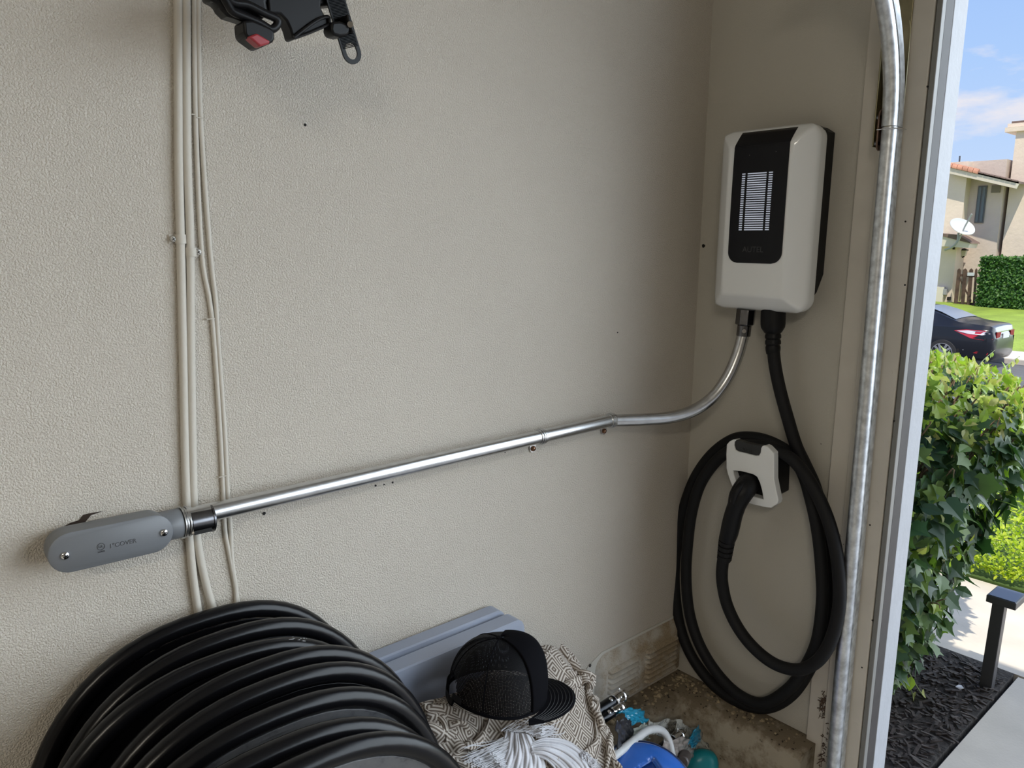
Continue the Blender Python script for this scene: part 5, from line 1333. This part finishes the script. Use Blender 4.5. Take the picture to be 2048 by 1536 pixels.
# low garage wing with its own eave
e0 = A(1875, 466, HX0 - 1.5); e1 = A(1941, 484, HX0 - 1.5); e2 = A(1936, 496, HX0 - 1.5); e3 = A(1875, 492, HX0 - 1.5)
b = MB(); b.prism([e0, e1, e2, e3], (.9, 0, 0)); b.build('porch_roof', FASC, hs_, smooth=0)
b = MB(); b.prism([e0 + Vector((-.05, 0, .0)), A(1915, 470, HX0 - 1.55), e1 + Vector((-.05, 0, 0)), e1 + Vector((-.05, -.05, -.06)), e0 + Vector((-.05, 0, -.07))], (1.0, 0, 0)); b.build('porch_roof_tiles', TILED, hs_, smooth=0)
wallp(1870, 1921, 488, 700, HX0 - 1.0, STUY, 'garage_wing_wall', .9)
wallp(1905, 1909, 494, 499, HX0 - 1.05, DARK, 'eave_vent', .1)

# satellite dish on the eave
SDX = HX0 - 1.75
dish_ = empty('satellite_dish', A(1924, 480, SDX), 'pale grey satellite dish on a bent arm at the eave across the road', 'satellite dish')
dc = A(1925, 453, SDX); mpd = (dc - Vector(CAM)).dot(Vector(FWD)) / FOC
a1 = (Rv * .98 - Zv * .16).normalized() ; nd = (-Vector(FWD) * .80 + Zv * .62); nd = (nd - a1 * nd.dot(a1)).normalized(); a2 = nd.cross(a1)
b = MB(); rings = []
for r_, dd in ((1.0, 0), (.96, -.03), (.8, -.10), (.6, -.16), (.35, -.20), (.12, -.22), (.01, -.22)):
    rings.append([dc + (a1 * math.cos(a) * 25.5 * r_ + a2 * math.sin(a) * 23 * r_ + nd * dd * 22) * mpd for a in [k * 2 * math.pi / 40 for k in range(40)]])
b.loft(rings, False); o = b.build('reflector', mat('dish_grey', (.55, .57, .57), .45), dish_, smooth=60); k = o.modifiers.new('solid', 'SOLIDIFY'); k.thickness = .02
DM = mat('dish_arm_grey', (.33, .34, .35), .5)
b = MB(); b.tube([A(1917, 482, SDX), A(1922, 462, SDX) + nd * .25, A(1926, 449, SDX) + nd * .55], .03, 8); b.build('feed_arm', DM, dish_)
b = MB(); b.tube(smooth_path([A(1890, 500, SDX + .3), A(1905, 494, SDX + .1), A(1915, 482, SDX), A(1917, 466, SDX)], 5), .04, 8); b.build('mast', DM, dish_)

# wall lantern, gate, sign, meters
ln_ = empty('wall_lantern', A(1928, 508, HX0 - .1), 'small black wall lantern above the wooden gate', 'lantern')
q0 = A(1928, 505, HX0 - .35); b = MB(); b.loft([[q0 + Vector((u * s_, v * s_, z)) for u, v in ((-1, -1), (1, -1), (1, 1), (-1, 1))] for s_, z in ((.06, -.14), (.10, .08))]); b.build('lamp_glass', mat('pale_lantern_glass', (.62, .58, .46), .3), ln_, smooth=0)
b = MB(); b.loft([[q0 + Vector((u * s_, v * s_, z)) for u, v in ((-1, -1), (1, -1), (1, 1), (-1, 1))] for s_, z in ((.13, .08), (.12, .11), (.02, .17))]); b.build('lantern_cap', BLACKP, ln_, smooth=0)
b = MB(); b.tube([A(1923, 514, HX0 - .02), A(1922, 516, HX0 - .2), A(1928, 513, HX0 - .35), q0 + Vector((0, 0, -.14))], .03, 6); b.build('bracket', BLACKP, ln_)
GTX = hx + .55
gt = empty('wooden_gate', A(1932, 610, GTX), 'dark weathered open-picket wooden gate between house and ivy wall', 'gate')
GW = mat('weathered_wood', (.085, .05, .035), .85, var=.4, vscale=5)
for (xt, xb_, w) in ((1918, 1910, 6.0), (1930, 1924, 6.0), (1942, 1936, 6.0), (1952, 1947, 3.5)):
    a = A(xt, 540, GTX); c = A(xb_, 612, GTX); hw = w / 2 * mpd * 1.05
    b = MB(); b.prism([a + Vector((0, hw, 0)), a + Vector((0, 0, .06)), a + Vector((0, -hw, 0)), c + Vector((0, -hw, 0)), c + Vector((0, hw, 0))], (.06, 0, 0)); b.build('picket', GW, gt, smooth=0)
for (xa, ya_, xb_, yb_, nm) in ((1914, 548, 1954, 550, 'rail'), (1908, 603, 1950, 606, 'rail'), (1918, 552, 1942, 600, 'brace')):
    a = A(xa, ya_, GTX + .06); c = A(xb_, yb_, GTX + .06); MB().prism([a, c, c + Vector((0, 0, -.09)), a + Vector((0, 0, -.09))], (.05, 0, 0)).build(nm, GW, gt, smooth=0)
sg = A(1935, 545, GTX - .04); s2_ = A(1948, 552, GTX - .04)
tag(MB().box((GTX - .03, s2_.y, s2_.z), (GTX - .005, sg.y, sg.z)).build('gate_sign', mat('pale_sign', (.55, .58, .60), .5), smooth=0), 'small pale sign hanging on the wooden gate', 'sign')
mt = empty('utility_meter', A(1880, 600, HX0 - 1.1), 'pale utility meter box on the garage wing wall beside the white post', 'meter')
for (pa, pb, t_, u_, nm, m_) in ((1872, 1884, 573, 605, 'meter_box', FASC), (1886, 1891, 578, 590, 'meter_dial', mat('meter_grey', (.3, .3, .3), .4)), (1894, 1898, 594, 601, 'outlet_cover', DARK)):
    a = A(pa, t_, HX0 - 1.2); c = A(pb, u_, HX0 - 1.2); MB().box((HX0 - 1.2, c.y, c.z), (HX0 - 1.0, a.y, a.z)).build(nm, m_, mt, smooth=0, bevel=.01)

# tree behind the house at the right edge
tr_ = empty('tree', A(2060, 560, 44), 'brown-green tree seen past the corner of the house at the right edge', 'tree')
tcn = A(2064, 470, 44); b = MB()
for i in range(2600):
    v = rv(); r = rg.random() ** .4; p = tcn + Vector((v.x * .8, v.y * .75, v.z * 2.0)) * r
    leaf(b, p, rv(), rv(), rg.uniform(.10, .2), OVAL, .1, .1)
b.build('crown', leaf_mat('autumn_leaf', (.06, .08, .02), (.14, .13, .03), (.22, .15, .05)), tr_, smooth=0)['kind'] = 'stuff'
b = MB(); b.tube([Vector((tcn.x, tcn.y, -1)), Vector((tcn.x, tcn.y, tcn.z))], [.16, .09], 10); b.build('trunk', STEMM, tr_)

# ------------------------------------------------------------------ the parked car
CX = 18.6
rp = at(1885, 723, 0, CX); RZ = -1.345
car = empty('car', (CX + .9, rp.y, RZ), 'dark blue-black sedan parked across the road, partly behind the white post', 'car')
PAINT = mat('dark_car_paint', (.010, .012, .018), .3, .0, spec=.25, coat=.35, Coat_Roughness=.08)
# stations along the length, s measured from the rear bumper towards the front (world +y); x from near side
yR = at(2012, 690, 0, CX + 1.0).y
ST = []
sil_top = [(0.0, .70), (.03, .86), (.08, 1.02), (.16, 1.06), (.55, 1.085), (.80, 1.12), (1.25, 1.30), (1.6, 1.40), (2.1, 1.455), (2.7, 1.45), (3.1, 1.36), (3.6, 1.08), (3.8, .98), (4.3, .90), (4.7, .78), (4.88, .62)]
belt = [(0.0, .66), (.03, .80), (.08, .92), (.16, .96), (.55, .985), (.80, 1.0), (1.25, 1.0), (1.6, .99), (2.1, .97), (2.7, .95), (3.1, .94), (3.6, .93), (3.8, .90), (4.3, .84), (4.7, .74), (4.88, .58)]
wid = [(0.0, .62), (.03, .72), (.08, .79), (.16, .84), (.55, .90), (.80, .92), (1.25, .925), (2.7, .925), (3.6, .92), (4.3, .88), (4.7, .76), (4.88, .58)]
def ip(T, s): return float(np.interp(s, [q[0] for q in T], [q[1] for q in T]))
def section(s):
    w = ip(wid, s); t_ = ip(sil_top, s); bl_ = ip(belt, s); bot = .22 if s > .08 else .30 - s
    gh = t_ - bl_; wr = w * (.98 - .34 * min(1, gh / .42)) if gh > .12 else w * .80
    half = [(0, bot), (w * .80, bot), (w * .97, bot + .06), (w, .45), (w * 1.0, .62), (w * .985, .75), (w * .95, bl_ - .03), (w * .91, bl_), (wr + (w * .91 - wr) * .12, bl_ + gh * .82), (wr * .86, t_ - .015), (wr * .45, t_), (0, t_ + .004)]
    return half
def car_pt(u, s, z): return Vector((CX + .925 - u, yR + s, RZ + z))        # u>0 is the near (-x) side
stn = [0, .03, .08, .16, .3, .45, .62, .80, 1.0, 1.25, 1.45, 1.6, 1.85, 2.1, 2.4, 2.7, 2.9, 3.1, 3.35, 3.6, 3.8, 4.05, 4.3, 4.5, 4.7, 4.88]
rings = []
for s in stn:
    h = section(s); rings.append([car_pt(u, s, z) for u, z in h] + [car_pt(-u, s, z) for u, z in h[-2:0:-1]])
b = MB(); b.loft(rings); body = b.build('body', PAINT, car, smooth=38)
WRs, WFs = 1.06, 3.86
TYRE = mat('tyre_rubber', (.025, .025, .027), .8); ALU = mat('alloy_rim', (.62, .63, .65), .3, .9); GAP = mat('wheel_well', (.006, .006, .007), .9)
CG = mat('car_glass', (.030, .040, .055), .05, coat=1.0)
CHR = mat('chrome_trim', (.75, .78, .82), .12, 1.0)
for s in (WRs, WFs):
    for sd2 in (1, -1):
        cw = car_pt(sd2 * .80, s, .33); ax2 = Vector((-sd2, 0, 0)) * 1.0
        b = MB(); b.cyl(cw, car_pt(sd2 * .932, s, .35), .385, 36); b.build('wheel_well', GAP, car)
        cw = car_pt(sd2 * .74, s, .33); rings = []
        for r_, d_ in ((.22, .0), (.315, .0), (.33, .03), (.33, .17), (.315, .20), (.245, .205), (.235, .19)):
            rings.append([cw + Vector((-sd2 * d_, math.cos(a) * r_, math.sin(a) * r_)) for a in [k * 2 * math.pi / 40 for k in range(40)]])
        b = MB(); b.loft(rings); tw = b.build('wheel', TYRE, car, smooth=50)
        b = MB()
        for k in range(10):
            a = k * 2 * math.pi / 10 + (.16 if k % 2 else -.0); c_, s__ = math.cos(a), math.sin(a); pt0 = cw + Vector((-sd2 * .195, c_ * .04, s__ * .04)); pt1 = cw + Vector((-sd2 * .200, c_ * .232, s__ * .232)); tang = Vector((0, -s__, c_))
            b.prism([pt0 - tang * .022, pt1 - tang * .034, pt1 + tang * .020, pt0 + tang * .022], (-sd2 * .012, 0, 0))
        b.tube([cw + Vector((-sd2 * .205, math.cos(a) * .234, math.sin(a) * .234)) for a in [k * 2 * math.pi / 40 for k in range(40)]], .010, 6, closed=True)
        b.cyl(cw + Vector((-sd2 * .19, 0, 0)), cw + Vector((-sd2 * .212, 0, 0)), .05, 16); b.build('alloy_rim', ALU, tw, smooth=30)
def side_patch(pts, off, nm, m, th=.006, sd2=1, par=car):
    """panel on the flank: (s, z) outline, laid on the body side"""
    P2 = []
    for s, z in pts:
        h = section(s); zs_ = [q[1] for q in h[1:]]; us = [q[0] for q in h[1:]]; P2.append(car_pt(sd2 * (float(np.interp(z, zs_[:9], us[:9])) + off), s, z))
    b = MB(); c = sum(P2, Vector()) / len(P2); n = len(P2); b.add(P2 + [p + Vector((sd2 * .01, 0, 0)) for p in P2], [tuple(range(n)), tuple(range(n, 2 * n))[::-1]] + [(i, (i + 1) % n, (i + 1) % n + n, i + n) for i in range(n)])
    return b.build(nm, m, par, smooth=0)
for sd2 in (1, -1):
    side_patch([(1.62, 1.03), (1.55, 1.06), (1.78, 1.26), (2.1, 1.35), (2.72, 1.34), (2.95, 1.27), (3.35, 1.03), (2.6, 1.01)], .004, 'side_window', CG, sd2=sd2)
    side_patch([(1.45, 1.045), (1.50, 1.075), (1.74, 1.28), (1.82, 1.27), (1.59, 1.06), (1.64, 1.03), (2.4, 1.005), (2.4, .985), (1.6, 1.0)], .012, 'window_chrome', CHR, sd2=sd2)
# rear glass, tail lights, boot, bumper details
rg1 = [(.84, .60, 1.135), (1.62, .50, 1.405)]
b = MB(); SS = [.90, 1.0, 1.12, 1.25, 1.40, 1.52, 1.62]
for s in SS:
    hw_ = .72 - .18 * (s - .9) / .72
    for k in range(9): u = hw_ * (k / 4 - 1); b.v.append(tuple(car_pt(u, s, ip(sil_top, s) + .014 - .020 * (u / hw_) ** 2)))
b.f = [(i * 9 + k, i * 9 + k + 1, (i + 1) * 9 + k + 1, (i + 1) * 9 + k) for i in range(6) for k in range(8)]; b.mi = [0] * len(b.f)
b.build('rear_window', mat('rear_glass', (.16, .20, .27), .25, spec=.4), car, smooth=60)
RL = mat('tail_light_red', (.55, .01, .03), .2, coat=1.0); CLR = mat('tail_light_clear', (.75, .70, .74), .15, coat=1.0)
side_patch([(.86, .90), (.60, .94), (.20, .935), (.06, .87), (.06, .74), (.22, .72), (.48, .74)], .006, 'tail_light', RL)
tl_ = [c for c in car.children if c.name.startswith('tail_light')][0]
side_patch([(.80, .895), (.56, .925), (.20, .918), (.10, .87), (.26, .83), (.56, .845)], .014, 'clear_lens', CLR, par=tl_)
side_patch([(.60, .93), (.20, .93), (.06, .86), (.06, .74), (.22, .73), (.42, .80)], .006, 'tail_light', RL, sd2=-1)
b = MB(); b.v = []
def rear(pts, s, nm, m, par=car):
    q = [car_pt(u, s, z) for u, z in pts]; return MB().prism(q, (0, .02, 0)).build(nm, m, par, smooth=0)
RD = mat('tail_light_dark', (.22, .003, .006), .5, spec=.1)
rear([(.62, .90), (.34, .90), (.38, .78), (.62, .76)], .012, 'tail_light', RD); rear([(-.62, .90), (-.34, .90), (-.38, .78), (-.62, .76)], .012, 'tail_light', RD)
rear([(.60, .915), (-.60, .915), (-.60, .895), (.60, .895)], .020, 'boot_chrome_bar', CHR)
rear([(.20, .85), (-.20, .85), (-.20, .74), (.20, .74)], -.004, 'number_plate', mat('plate_pale', (.6, .62, .66), .5))
rear([(.70, .36), (-.70, .36), (-.62, .27), (.62, .27)], .05, 'bumper_diffuser', mat('bumper_black', (.01, .01, .01), .5))
side_patch([(.10, .42), (.34, .44), (.40, .40), (.12, .37)], .006, 'reflector', mat('reflector_red', (.45, .02, .03), .3))
side_patch([(.05, .50), (.62, .46), (.62, .445), (.05, .48)], .004, 'bumper_crease', CHR)
side_patch([(1.20, .92), (1.40, .92), (1.42, .80), (1.38, .78), (1.20, .78), (1.18, .82)], .002, 'fuel_flap', PAINT)
